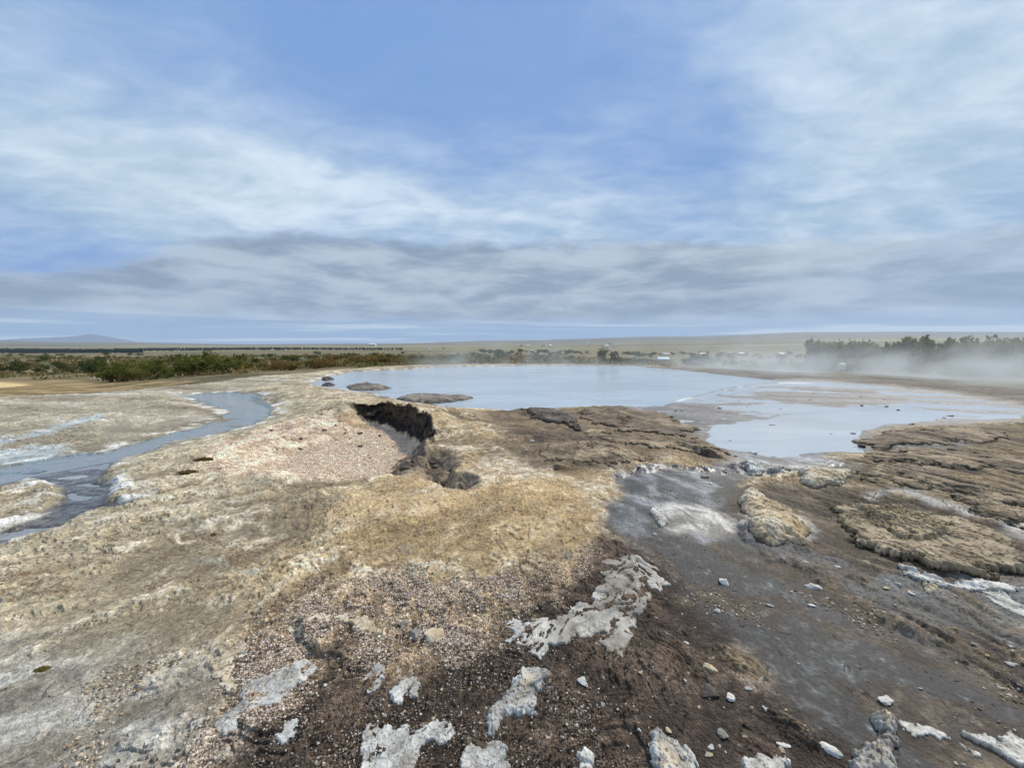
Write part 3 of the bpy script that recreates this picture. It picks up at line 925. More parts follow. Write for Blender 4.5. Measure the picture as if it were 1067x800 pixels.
K = 10.0      # the background strength is 0.1
blue = t.vm('MINIMUM', t.vm('MULTIPLY', sky.outputs[0], (1.25, 1.5, 1.8)), (0.155 * K, 0.285 * K, 0.57 * K))
n_hi = t.noise(t.n('ShaderNodeMapping', {'Vector': pv, 'Scale': (0.55, 0.8, 1), 'Location': (3.1, 1.7, 0), 'Rotation': (0, 0, 0.5)}).outputs[0], 1.15, 7.0, 0.55, 0.35)
n_wisp = t.noise(t.n('ShaderNodeMapping', {'Vector': pv, 'Scale': (0.9, 1.8, 1), 'Rotation': (0, 0, -0.5)}).outputs[0], 1.3, 8.0, 0.6, 1.2)
cov = t.m('ADD', t.m('MULTIPLY', t.m('SUBTRACT', n_hi, 0.5), 1.5), t.m('MULTIPLY', t.m('SUBTRACT', n_wisp, 0.5), 0.45))
n_f1 = t.noise(t.n('ShaderNodeMapping', {'Vector': pv, 'Scale': (1.0, 1.7, 1), 'Rotation': (0, 0, 0.35)}).outputs[0], 3.6, 6.0, 0.58, 0.4)
cov = t.m('ADD', cov, t.m('MULTIPLY', t.m('SUBTRACT', n_f1, 0.5), 0.38))
cov = t.m('ADD', cov, 0.57)
cov = t.m('SUBTRACT', cov, t.m('MULTIPLY', blob(-16, 36, 30, 11), 0.85))
cov = t.m('SUBTRACT', cov, t.m('MULTIPLY', blob(26, 21, 16, 7), 0.45))
cov = t.m('SUBTRACT', cov, t.m('MULTIPLY', blob(-40, 8, 16, 3.5), 0.5))
cov = t.m('ADD', cov, t.m('MULTIPLY', blob(-36, 20, 22, 9), 0.30))
cov = t.m('ADD', cov, t.m('MULTIPLY', blob(0, 18, 45, 4.5), 0.50))
cov = t.m('ADD', cov, t.m('MULTIPLY', blob(48, 28, 20, 14), 0.35))
veil = t.ss(cov, 0.05, 1.05)
shade = t.noise(t.n('ShaderNodeMapping', {'Vector': pv, 'Scale': (0.5, 1.3, 1)}).outputs[0], 0.8, 6.0, 0.55, 0.5)
shade = t.m('ADD', shade, t.m('MULTIPLY', t.m('SUBTRACT', n_f1, 0.5), 0.55))
n_f2 = t.noise(t.n('ShaderNodeMapping', {'Vector': pv, 'Scale': (1.2, 1.7, 1), 'Rotation': (0, 0, -0.25)}).outputs[0], 7.0, 7.0, 0.62, 0.4)
shade = t.m('ADD', shade, t.m('MULTIPLY', t.m('SUBTRACT', n_f2, 0.5), 0.22))
c_veil = t.mixc(t.ss(shade, 0.3, 0.7), (0.37 * K, 0.49 * K, 0.60 * K), (0.62 * K, 0.72 * K, 0.81 * K))
s1 = t.mixc(t.m('ADD', 0.08, t.m('MULTIPLY', veil, 0.86)), blue, c_veil)
# the long grey bank low over the horizon
edge = t.noise(t.n('ShaderNodeCombineXYZ', {0: t.m('MULTIPLY', az, 0.16), 1: t.m('MULTIPLY', el, 0.38), 2: 0.0}).outputs[0], 1.0, 6.0, 0.58, 0.2)
edge2 = t.noise(t.n('ShaderNodeCombineXYZ', {0: t.m('MULTIPLY', az, 0.025), 1: 4.0, 2: 0.0}).outputs[0], 1.0, 2.0, 0.5)
top = t.m('ADD', t.m('ADD', t.m('SUBTRACT', t.ss(az, -54, -30, 6.2, 12.4), t.ss(az, 20, 52, 0.0, 2.2)), t.m('MULTIPLY', blob(0, 15, 36, 60), 1.9)), t.m('MULTIPLY', t.m('SUBTRACT', edge2, 0.5), 2.0))
top = t.m('ADD', top, t.m('MULTIPLY', t.m('SUBTRACT', edge, 0.5), 5.0))
b_top = t.ss(t.m('SUBTRACT', top, el), -0.5, 1.5)
b_bot = t.ss(t.m('ADD', el, t.m('MULTIPLY', t.m('SUBTRACT', edge, 0.5), 3.0)), 1.2, 4.5)
bank = t.m('MULTIPLY', t.m('MULTIPLY', b_top, b_bot), t.ss(az, 25, 55, 1.0, 0.72))
tex = t.noise(t.n('ShaderNodeCombineXYZ', {0: t.m('MULTIPLY', az, 0.075), 1: t.m('MULTIPLY', el, 0.30), 2: 2.0}).outputs[0], 1.2, 7.0, 0.58, 0.15)
c_bank = t.mixc(t.ss(tex, 0.36, 0.66), (0.205 * K, 0.268 * K, 0.36 * K), (0.41 * K, 0.48 * K, 0.565 * K))
c_bank = t.mixc(t.m('MULTIPLY', blob(39, 11.0, 9, 1.6), 0.55), c_bank, (0.62 * K, 0.68 * K, 0.70 * K))
s2 = t.mixc(t.m('MULTIPLY', bank, 0.90), s1, c_bank)
# clear blue strip at the horizon with thin bright streaks
strip = t.ss(el, 4.2, 1.2)
stk = t.noise(t.n('ShaderNodeCombineXYZ', {0: t.m('MULTIPLY', az, 0.035), 1: t.m('MULTIPLY', el, 1.15), 2: 7.0}).outputs[0], 1.0, 5.0, 0.5, 0.4)
c_strip = t.mixc(t.ss(stk, 0.49, 0.64), (0.235 * K, 0.36 * K, 0.575 * K), (0.60 * K, 0.69 * K, 0.79 * K))
s3 = t.mixc(t.m('MULTIPLY', strip, 0.85), s2, c_strip)
bg = t.n('ShaderNodeBackground', {'Color': s3, 'Strength': 0.1})
t.n('ShaderNodeOutputWorld', {'Surface': bg.outputs[0]})

sl = bpy.data.lights.new('sun', 'SUN')
sl.energy = 3.2
sl.angle = R(2.0)
sl.color = (1.0, 0.92, 0.79)
so = bpy.data.objects.new('sun', sl)
COL.objects.link(so)
from mathutils import Vector
sd = Vector((math.sin(R(SUN_AZ)) * math.cos(R(SUN_EL)), math.cos(R(SUN_AZ)) * math.cos(R(SUN_EL)), math.sin(R(SUN_EL))))
so.rotation_euler = (-sd).to_track_quat('-Z', 'Y').to_euler()

# ------------------------------------------------------------------ vegetation and painted materials
def leaf_material(name):
    m, t = material(name)
    col = t.n('ShaderNodeAttribute', attribute_name='Col').outputs['Color']
    d = t.n('ShaderNodeBsdfDiffuse', {'Color': col, 'Roughness': 0.8})
    tr = t.n('ShaderNodeBsdfTranslucent', {'Color': col})
    mx = t.n('ShaderNodeMixShader', {0: 0.42, 1: d.outputs[0], 2: tr.outputs[0]})
    t.n('ShaderNodeOutputMaterial', {'Surface': mx.outputs[0]})
    return m


def plain_material(name, a, b, scale=6.0, rough=0.8):
    m, t = material(name)
    n = t.noise(t.n('ShaderNodeTexCoord').outputs['Object'], scale, 4.0, 0.6)
    finish(t, **{'Base Color': t.mixc(t.ss(n, 0.35, 0.65), a, b), 'Roughness': rough})
    return m


M_LEAF = leaf_material('leaves')
M_BARK = plain_material('bark', c8(78, 64, 50), c8(112, 96, 78), 20.0, 0.9)
M_WALL = plain_material('house_wall', c8(224, 222, 214), c8(206, 204, 198), 0.6, 0.7)
M_TAN = plain_material('shed_wall', c8(186, 172, 150), c8(160, 148, 128), 0.6, 0.8)
M_ROOFG = plain_material('roof_grey', c8(110, 108, 108), c8(136, 134, 132), 0.8, 0.6)
M_ROOFR = plain_material('roof_red', c8(128, 66, 54), c8(104, 58, 50), 0.8, 0.6)
M_ROOFB = plain_material('roof_blue', c8(150, 196, 214), c8(172, 212, 224), 0.5, 0.45)
M_ROOFW = plain_material('roof_white', c8(226, 228, 228), c8(206, 210, 212), 0.5, 0.5)
M_GLASS = plain_material('window_glass', c8(48, 56, 66), c8(60, 70, 80), 1.0, 0.15)
ICO = None


def leaf_cloud(pts, size, cols, upright=0.3, aspect=1.7, seed=0):
    """leaf-sized faces at the given points: arrays for mesh_np"""
    g_ = np.random.default_rng(seed)
    n = len(pts)
    a = g_.normal(size=(n, 3))
    a[:, 2] = np.abs(a[:, 2]) + upright
    a /= np.linalg.norm(a, axis=1)[:, None]
    b = np.cross(a, g_.normal(size=(n, 3)))
    b /= np.linalg.norm(b, axis=1)[:, None] + 1e-9
    s = size * g_.uniform(0.6, 1.4, n)[:, None]
    a = a * s * aspect
    b = b * s * 0.6
    V = np.stack([pts - b * 0.5, pts + a * 0.5 - b, pts + a, pts + a * 0.5 + b], 1).reshape(-1, 3)
    FA = np.arange(4 * n).reshape(-1, 4)
    return V, FA, np.repeat(cols, 4, axis=0)


def sticks(lines, r0, r1, sides=5):
    """tapered sticks along the given polylines"""
    V, FA = [], []
    for pts in lines:
        pts = np.array(pts, float)
        k0 = len(V)
        n = len(pts)
        for i, p in enumerate(pts):
            rr = r0 + (r1 - r0) * i / (n - 1)
            for s in range(sides):
                q = 2 * math.pi * s / sides
                V.append((p[0] + rr * math.cos(q), p[1] + rr * math.sin(q), p[2]))
        for i in range(n - 1):
            for s in range(sides):
                FA.append((k0 + i * sides + s, k0 + i * sides + (s + 1) % sides, k0 + (i + 1) * sides + (s + 1) % sides, k0 + (i + 1) * sides + s))
    return np.array(V), np.array(FA)


def bush_arrays(seed, w, h, n, palette, leaf):
    g_ = np.random.default_rng(seed)
    nl = g_.integers(6, 10)
    cen = np.stack([g_.uniform(-0.36, 0.36, nl) * w, g_.uniform(-0.36, 0.36, nl) * w, g_.uniform(0.25, 0.78, nl) * h], 1)
    rad_ = g_.uniform(0.16, 0.30, nl)[:, None] * np.array([w, w, h * 0.95])
    k = g_.integers(0, nl, n)
    d = g_.normal(size=(n, 3))
    d /= np.linalg.norm(d, axis=1)[:, None]
    p = cen[k] + d * rad_[k] * (g_.uniform(0.35, 1.08, n)[:, None])
    # sprays that stick out at the top
    m = g_.random(n) < 0.12
    p[m, 2] += g_.uniform(0, 0.16, m.sum()) * h
    p[:, 2] = np.abs(p[:, 2])
    pal_ = np.array(palette)
    lobe = g_.random(nl)
    t_ = np.clip(lobe[k] * 0.7 + g_.random(n) * 0.5 - 0.1, 0, 0.999) * (len(pal_) - 1)
    i0 = t_.astype(int)
    c = pal_[i0] + (pal_[np.minimum(i0 + 1, len(pal_) - 1)] - pal_[i0]) * (t_ - i0)[:, None]
    V, FA, C = leaf_cloud(p, leaf, c, seed=seed)
    lines = []
    for i in range(nl):
        b = g_.uniform(-0.06, 0.06, 2) * w
        lines.append([(b[0], b[1], -0.1), (*(cen[i, :2] * 0.5 + b * 0.5), cen[i, 2] * 0.55), tuple(cen[i])])
    S = sticks(lines, 0.018 + 0.012 * h, 0.006)
    return V, FA, C, S


GREEN = [c8(78, 86, 42), c8(106, 112, 56), c8(132, 132, 70), c8(150, 140, 80)]
OLIVE = [c8(88, 84, 48), c8(116, 108, 60), c8(138, 120, 72), c8(150, 116, 70)]
DARK = [c8(62, 72, 42), c8(84, 94, 54), c8(108, 112, 66)]
WILLOW = [c8(92, 98, 62), c8(114, 118, 74), c8(134, 132, 86), c8(150, 140, 92)]


def make_bush(name, seed, w, h, n, palette, leaf):
    root = empty(name, (0, 0, 0))
    V, FA, C, S = bush_arrays(seed, w, h, n, palette, leaf)
    mesh_np('foliage', V, FA, M_LEAF, root, False, {'Col': C})
    mesh_np('stem', S[0], S[1], M_BARK, root)
    return root


def copy_tree(o, parent=None):
    c = o.copy()
    COL.objects.link(c)
    c.parent = parent
    for ch in o.children:
        copy_tree(ch, c)
    return c


def spread(protos, spots, label, cat, group, zoff=-0.05):
    """place copies of the prototypes (each used itself first) at (x, y, scale)"""
    used = set()
    for i, (x, y, sc) in enumerate(spots):
        k = random.randrange(len(protos)) if i >= len(protos) else i
        o = protos[k] if k not in used else copy_tree(protos[k])
        used.add(k)
        o.location = (x, y, float(gh(x, y, 0.3)[0]) + zoff)
        o.rotation_euler = (0, 0, random.uniform(0, 6.28))
        s = sc * random.uniform(0.9, 1.1)
        o.scale = (s * random.uniform(0.9, 1.15), s * random.uniform(0.9, 1.15), s)
        tag(o, label(i) if callable(label) else label, cat, group)


def ux(u, Y):
    return (u - CW / 2) / FPX * Y


# shrubs along the left edge of the sinter
hedge = []
for i in range(50):
    u = random.uniform(104, 262)
    Y = 27.5 + random.uniform(0, 8) + (180 - u) * 0.012
    hedge.append((ux(u, Y), Y, random.uniform(0.55, 1.15)))
spread([make_bush('willow_shrub', 100 + i, 1.7, 1.45, 620, GREEN, 0.085) for i in range(6)], hedge,
       'leafy green willow shrub in the dense row beyond the left stream pond', 'shrub', 'green willow shrubs beyond the left pond')
low = []
for i in range(44):
    u = random.uniform(255, 425)
    Y = 28.5 + random.uniform(0, 5) + (u - 255) * 0.015
    low.append((ux(u, Y), Y, random.uniform(0.7, 1.2)))
spread([make_bush('low_shrub', 200 + i, 1.3, 0.72, 380, OLIVE, 0.07) for i in range(5)], low,
       'low olive brown shrub in the row behind the left end of the pool', 'shrub', 'low olive shrubs behind the pool')
back = []
for i in range(30):
    u = random.uniform(-60, 108)
    Y = 47 + random.uniform(0, 14)
    back.append((ux(u, Y), Y, random.uniform(0.6, 1.25)))
spread([make_bush('moor_shrub', 300 + i, 2.0, 1.5, 420, DARK, 0.11) for i in range(4)], back,
       'dark shrub in the thin line on the moor at the far left', 'shrub', 'dark shrubs along the far left track')
dots = []
for i in range(150):
    Y = 50 * (7.0 ** random.random())
    u = random.uniform(-60, 600)
    dots.append((ux(u, Y), Y, random.uniform(0.5, 1.2) * (0.8 + Y / 250)))
spread([make_bush('scattered_shrub', 400 + i, 2.2, 1.1, 150, OLIVE if i % 2 else DARK, 0.17) for i in range(4)], dots,
       'small dark shrub dotted over the open brown moor', 'shrub', 'shrubs dotted over the moor')
beh = []
for i in range(40):
    u = random.uniform(640, 860)
    Y = 44 + random.uniform(0, 45)
    beh.append((ux(u, Y), Y, random.uniform(0.6, 1.2)))
spread([make_bush('misty_shrub', 500 + i, 2.2, 1.5, 330, DARK, 0.13) for i in range(4)], beh,
       'grey green shrub in the drifting steam behind the right end of the pool', 'shrub', 'shrubs in the steam behind the pool')
b = make_bush('round_bush', 555, 1.9, 1.9, 900, DARK, 0.09)
b.location = (ux(634, 40), 40, float(gh(ux(634, 40), 40)[0]) - 0.05)
tag(b, 'dense dark round bush standing alone just behind the pool', 'bush')


# heath: low scrub covering the moor, one object
hv = []
while len(hv) < 9000:
    Y = 25 * (9.0 ** random.random())
    u = random.uniform(-260, 700)
    x = ux(u, Y)
    hv.append((x, Y))
hv = np.array(hv)
rim_d = sdf(RIM, hv[:, 0].astype(F), hv[:, 1].astype(F), 6.0)
och = sdf(OCHRE, hv[:, 0].astype(F), hv[:, 1].astype(F), 2.0)
dens_ = fbm(hv[:, 0].astype(F), hv[:, 1].astype(F), np.full(len(hv), 0.1, F), 9.0, 4, 77)
hv = hv[(rim_d > 0.7) & (och > 0.3) & (dens_ > 0.05)]
hz_ = gh(hv[:, 0], hv[:, 1], 0.4)
P_, L_ = [], []
gq = np.random.default_rng(90)
HEATH = np.array([c8(120, 114, 72), c8(142, 130, 86), c8(162, 144, 98), c8(142, 110, 76), c8(104, 110, 64)])
for (x, y), z in zip(hv, hz_):
    n = 14
    sc = gq.uniform(0.5, 1.3) * (0.6 + y / 90)
    P_.append(np.stack([x + gq.normal(size=n) * 0.28 * sc, y + gq.normal(size=n) * 0.28 * sc, z + np.abs(gq.normal(size=n)) * 0.13 * sc], 1))
    L_.append(np.repeat((HEATH[gq.integers(0, 5)] * gq.uniform(0.8, 1.2))[None], n, 0))
V, FA, C = leaf_cloud(np.concatenate(P_), 0.11, np.concatenate(L_), upright=0.6, aspect=1.6, seed=91)
dist_ = np.repeat(np.concatenate([np.full(14, 0.6 + y / 60) for _, y in hv]), 4)
ctr = np.repeat(V.reshape(-1, 4, 3).mean(1), 4, axis=0)
V = ctr + (V - ctr) * dist_[:, None]
tag(mesh_np('heath_scrub', V, FA, M_LEAF, None, False, {'Col': C}), 'low olive brown scrub covering the moor behind the sinter', 'scrub', kind='stuff')


# trees on the right
def make_sapling(name, seed, h, w, n, palette, leaf):
    g_ = np.random.default_rng(seed)
    root = empty(name, (0, 0, 0))
    nb = 16
    lines = [[(0, 0, -0.2), (0.03, 0.02, h * 0.4), (g_.normal() * 0.1, g_.normal() * 0.1, h * 0.97)]]
    P = []
    for i in range(nb):
        z0 = h * g_.uniform(0.06, 0.72)
        a = g_.uniform(0, 6.28)
        L = w * 0.55 * (1.1 - 0.6 * z0 / h) * g_.uniform(0.6, 1.2)
        zt = z0 + h * g_.uniform(0.16, 0.36)
        e = (L * math.cos(a), L * math.sin(a), zt)
        lines.append([(0.02, 0.01, z0), (e[0] * 0.55, e[1] * 0.55, z0 + (zt - z0) * 0.4), e])
        P.append((np.array([0, 0, z0]), np.array(e)))
    P.append((np.array([0, 0, h * 0.5]), np.array([0, 0, h * 1.03])))
    P.append((np.array([0, 0, h * 0.2]), np.array([0, 0, h * 0.9])))
    k = g_.integers(0, len(P), n)
    t_ = g_.random(n) ** 0.8
    A = np.array([p[0] for p in P])[k]
    B = np.array([p[1] for p in P])[k]
    pts = A + (B - A) * t_[:, None] + g_.normal(size=(n, 3)) * np.array([0.13, 0.13, 0.16]) * (1.25 - 0.9 * t_)[:, None] * w * 0.6
    pts[:, 2] = np.maximum(pts[:, 2], 0.05)
    pal_ = np.array(palette)
    cc = pal_[np.clip((g_.random(n) * 0.6 + (k % 5) / 5 * 0.5) * len(pal_), 0, len(pal_) - 1).astype(int)]
    V, FA, C = leaf_cloud(pts, leaf, cc, upright=0.8, aspect=2.2, seed=seed)
    mesh_np('crown', V, FA, M_LEAF, root, False, {'Col': C})
    S = sticks(lines, 0.05, 0.012)
    mesh_np('trunk', S[0], S[1], M_BARK, root)
    return root


tr = []
for i in range(280):
    u = 916 + 300 * random.random() ** 0.85
    Y = 38 + random.uniform(0, 16)
    tr.append((ux(u, Y), Y, random.uniform(0.82, 1.12) * (1.0 if u > 940 else 0.9)))
spread([make_sapling('willow_tree', 600 + i, 3.7, 1.3, 1000, WILLOW, 0.12) for i in range(6)], tr,
       'slender upright willow in the thick steamy stand on the right', 'tree', 'willows in the stand on the right', -0.1)
tr = []
for i in range(50):
    u = random.uniform(842, 914)
    Y = 40 + random.uniform(0, 10)
    tr.append((ux(u, Y), Y, random.uniform(0.7, 1.05)))
spread([make_sapling('young_willow', 650 + i, 3.5, 1.3, 800, WILLOW, 0.09) for i in range(4)], tr,
       'shorter willow in the small clump left of the big steamy stand', 'tree', 'willows in the small clump on the right', -0.1)
belt = []
for i in range(110):
    u = random.uniform(500, 880)
    Y = random.choice([330, 420, 520]) + random.uniform(-40, 40)
    belt.append((ux(u, Y), Y, random.uniform(0.5, 1.0)))
spread([make_bush('field_tree', 700 + i, 7.0, 4.6, 130, DARK, 0.7) for i in range(4)], belt,
       'small dark tree in the broken lines between the valley fields', 'tree', 'trees between the valley fields')

# the conifer plantation far off on the left: one dark mass
V, FA, C = [], [], []
for i in range(5200):
    if random.random() < 0.62:
        u = random.uniform(-160, 150)
        Y = 720 * (2.4 - 1.2 * max(0.0, u) / 150) ** random.random()
    else:
        u = random.uniform(120, 420)
        Y = random.uniform(950, 1250)
        if random.random() < (u - 120) / 420: continue
    x = ux(u, Y)
    V.append((x, Y))
V = np.array(V)
FZ = gh(V[:, 0], V[:, 1], 4.0)
VV, FF, CC = [], [], []
for i, (x, y) in enumerate(V):
    h = random.uniform(4.5, 7.5)
    w_ = h * random.uniform(0.2, 0.3)
    col = c8(30, 44, 26) * random.uniform(0.8, 1.5)
    for (zb, zt, ww) in ((0, 0.62, 1.0), (0.38, 1.0, 0.68)):
        k0 = len(VV)
        a0 = random.random()
        for s in range(5):
            q = a0 + 2 * math.pi * s / 5
            VV.append((x + ww * w_ * math.cos(q), y + ww * w_ * math.sin(q), FZ[i] + zb * h - 0.3))
            CC.append(col)
        VV.append((x, y, FZ[i] + zt * h))
        CC.append(col)
        for s in range(5):
            FF.append((k0 + s, k0 + (s + 1) % 5, k0 + 5))
o = mesh_np('conifer_forest', np.array(VV), np.array(FF), M_LEAF, None, False, {'Col': np.array(CC)})
tag(o, 'dark green conifer plantation far off on the left', 'forest', kind='stuff')

# ------------------------------------------------------------------ far mountain
xs = np.linspace(-1, 1, 90)
mv, mf = [], []
YM = 8300.0
ridge = [(-160, 356), (-60, 353), (0, 353.5), (25, 351.5), (50, 350.5), (68, 349.5), (82, 348.5), (97, 345.6), (106, 347.3), (118, 349.5), (132, 352.5), (146, 356), (160, 357.5), (200, 358)]
ru = np.array([q[0] for q in ridge], float)
rv = np.array([q[1] for q in ridge], float)
us = np.linspace(-160, 200, 140)
nd = 24
for j in range(nd):
    f_ = j / (nd - 1)
    for u in us:
        vtop = np.interp(u, ru, rv)
        Y = YM + (f_ - 0.5) * 1500
        prof = max(0.0, 1 - abs(f_ - 0.5) * 2) ** 1.2
        n_ = 0.6 * float(pn(np.array([u / 14.0]), np.array([f_ * 5.0]), 5)[0])
        z = -60 + prof * ((HOR - vtop) / FPX * YM * 0.85 + 62) * (1 + 0.18 * n_ * (1 - prof))
        mv.append((ux(u, YM) * (Y / YM), Y, z))
nu = len(us)
for j in range(nd - 1):
    for i in range(nu - 1):
        k0 = j * nu + i
        mf.append((k0, k0 + 1, k0 + nu + 1, k0 + nu))
M_HILL = plain_material('hazed_mountain_rock', c8(84, 90, 102), c8(98, 102, 112), 0.004, 0.95)  # blue-grey of distance haze mixed into the rock colour
tag(mesh_np('mountain', np.array(mv), np.array(mf), M_HILL), 'bluish far mountain on the left skyline', kind='structure')


# ------------------------------------------------------------------ houses in the valley
def box_np(x0, x1, y0, y1, z0, z1):
    V = np.array([(x0, y0, z0), (x1, y0, z0), (x1, y1, z0), (x0, y1, z0), (x0, y0, z1), (x1, y0, z1), (x1, y1, z1), (x0, y1, z1)])
    FA = np.array([(0, 3, 2, 1), (4, 5, 6, 7), (0, 1, 5, 4), (1, 2, 6, 5), (2, 3, 7, 6), (3, 0, 4, 7)])
    return V, FA


def house(name, label, u, v, wpx, hpx, Y, wall, roof, cat='house', group=None, turn=0.0, windows=0):
    x = ux(u, Y)
    L = wpx / FPX * Y
    Hh = hpx / FPX * Y
    z0 = CAMH - (v - HOR) / FPX * Y
    z0 = max(z0, float(gh(x, Y, 4.0)[0])) - 0.3
    root = empty(name, (x, Y, z0), turn)
    D = L * 0.55
    wh = Hh * 0.62 + 0.3
    V, FA = box_np(-L / 2, L / 2, -D / 2, D / 2, -min(1.5, 0.5 * Hh), wh)
    # gable ends reach up to the ridge
    V = np.concatenate([V, [(-L / 2, 0, Hh + 0.2), (L / 2, 0, Hh + 0.2)]])
    FA = np.concatenate([FA, [(4, 7, 8, 8), (5, 9, 6, 6)]])
    bm = bmesh.new()
    vs = [bm.verts.new(p) for p in V]
    for f in FA:
        bm.faces.new([vs[q] for q in dict.fromkeys(f)])
    me = bpy.data.meshes.new('wall')
    bm.to_mesh(me)
    bm.free()
    me.materials.append(wall)
    wo = bpy.data.objects.new('wall', me)
    COL.objects.link(wo)
    wo.parent = root
    e = L * 0.03
    th_ = Hh * 0.05
    P = [(-D / 2 - e, wh - 0.06 * Hh), (0, Hh + 0.25), (D / 2 + e, wh - 0.06 * Hh), (D / 2 + e, wh - 0.06 * Hh + th_), (0, Hh + 0.25 + th_ * 1.2), (-D / 2 - e, wh - 0.06 * Hh + th_)]
    RV = [(sx * (L / 2 + e), p[0], p[1]) for sx in (-1, 1) for p in P]
    RF = [(i, (i + 1) % 6, 6 + (i + 1) % 6, 6 + i) for i in range(6)] + [(0, 5, 4, 1), (1, 4, 3, 2), (6, 7, 10, 11), (7, 8, 9, 10)]
    mesh_np('roof', np.array(RV), np.array(RF), roof, root, False)
    for i in range(windows):
        cx = -L / 2 + L * (i + 0.5) / windows
        V, FA = box_np(cx - L * 0.05, cx + L * 0.05, -D / 2 - 0.08, -D / 2 + 0.05, wh * 0.45, wh * 0.8)
        mesh_np('window', V, FA, M_GLASS, root, False)
    tag(root, label, cat, group)
    return root


G = 'farm buildings across the valley'
house('farmhouse', 'white farmhouse standing alone on the skyline beyond the left end of the pool', 389, 360.2, 6.5, 2.4, 1500, M_WALL, M_ROOFW, group=G, windows=3)
house('small_house', 'tiny white house right of the lone farmhouse, above the left half of the pool', 448, 364.6, 3.0, 1.8, 950, M_WALL, M_ROOFW, group=G)
house('small_house', 'pale cottage in the fields beyond the middle left of the pool', 462.5, 363.6, 2.6, 1.4, 1100, M_TAN, M_ROOFG, group=G)
for i, (u, v, wp) in enumerate([(543, 360.6, 3.0), (550, 361.2, 3.6), (566, 360.4, 3.4), (573, 360.8, 2.6)]):
    house('hamlet_house', 'small cream house of the hamlet in line beyond the middle of the pool', u, v, wp, 1.5, 1600, M_TAN, M_ROOFW if i % 2 else M_ROOFG, group='houses of the hamlet beyond the pool', turn=0.2 * i)
house('white_shed', 'bright white shed below the hamlet, just above the middle of the pool', 554, 367.0, 3.0, 2.2, 560, M_WALL, M_ROOFW, 'shed', group=G)
house('white_shed', 'white shed right of the bright one, above the middle of the pool', 570, 368.4, 3.2, 2.0, 500, M_WALL, M_ROOFG, 'shed', group=G)
house('white_shed', 'low pale shed in the trees between the hamlet and the dark round bush', 599, 367.8, 3.6, 1.5, 520, M_TAN, M_ROOFW, 'shed', group=G)
house('hill_house', 'small house highest on the slope right of the hamlet', 613, 358.3, 2.6, 1.6, 2100, M_WALL, M_ROOFW, group=G)
house('farmhouse', 'largest white farm block above the dark round bush', 632, 361.6, 4.6, 2.2, 1350, M_WALL, M_ROOFW, group=G, windows=3)
house('farm_barn', 'white barn at the right of the farm block above the round bush', 638.5, 362.2, 3.2, 1.8, 1330, M_WALL, M_ROOFG, 'barn', group=G)
house('farm_barn', 'small grey roofed barn above the farm block', 634.5, 359.0, 2.4, 1.6, 1700, M_TAN, M_ROOFG, 'barn', group=G)
for i, (u, v) in enumerate([(693.5, 369.6), (731, 369.4), (771.5, 369.2), (813, 369.3)]):
    house('long_shed', ['long pale shed straight above the blue roofed building', 'long cream shed right of the blue roofed building', 'long white roofed shed in the middle of the row of sheds', 'long white roofed shed at the misty end of the row'][i], u, v, 6.4, 1.7, 470, M_TAN, M_ROOFW, 'shed', group='long sheds in a row across the valley', turn=0.1 * i)
house('blue_roofed_building', 'low building with light blue roof at the far edge of the pool', 690.5, 379.6, 11.5, 5.0, 165, M_WALL, M_ROOFB, 'building', windows=4)
house('white_hut', 'tiny white hut above right of the blue roofed building', 702.3, 375.2, 2.4, 2.2, 260, M_WALL, M_ROOFW, 'hut')
house('white_cabin', 'low white cabin peering out of the willow clump on the right', 877, 380.5, 7.0, 2.6, 37.0, M_WALL, M_ROOFW, 'cabin', turn=0.3)


# ------------------------------------------------------------------ crusts, slabs and boulders
WHITE = [c8(112, 106, 96), c8(180, 176, 166), c8(222, 220, 212)]
BLUEW = [c8(104, 100, 94), c8(164, 162, 156), c8(214, 213, 207)]
STONEW = [c8(140, 134, 122), c8(206, 203, 194), c8(232, 231, 224)]
CREAMW = [c8(124, 106, 82), c8(186, 168, 138), c8(220, 210, 188)]
TANR = [c8(118, 98, 72), c8(166, 144, 110), c8(204, 184, 150)]
GREYR = [c8(84, 78, 72), c8(132, 126, 118), c8(176, 172, 164)]
DARKR = [c8(48, 42, 38), c8(78, 70, 64), c8(112, 104, 96)]


def ramp(pal_, t_):
    pal_ = np.array(pal_)
    t_ = np.clip(t_, 0, 0.9999) * (len(pal_) - 1)
    i0 = t_.astype(int)
    return pal_[i0] + (pal_[np.minimum(i0 + 1, len(pal_) - 1)] - pal_[i0]) * (t_ - i0)[:, None]


CR = [0]


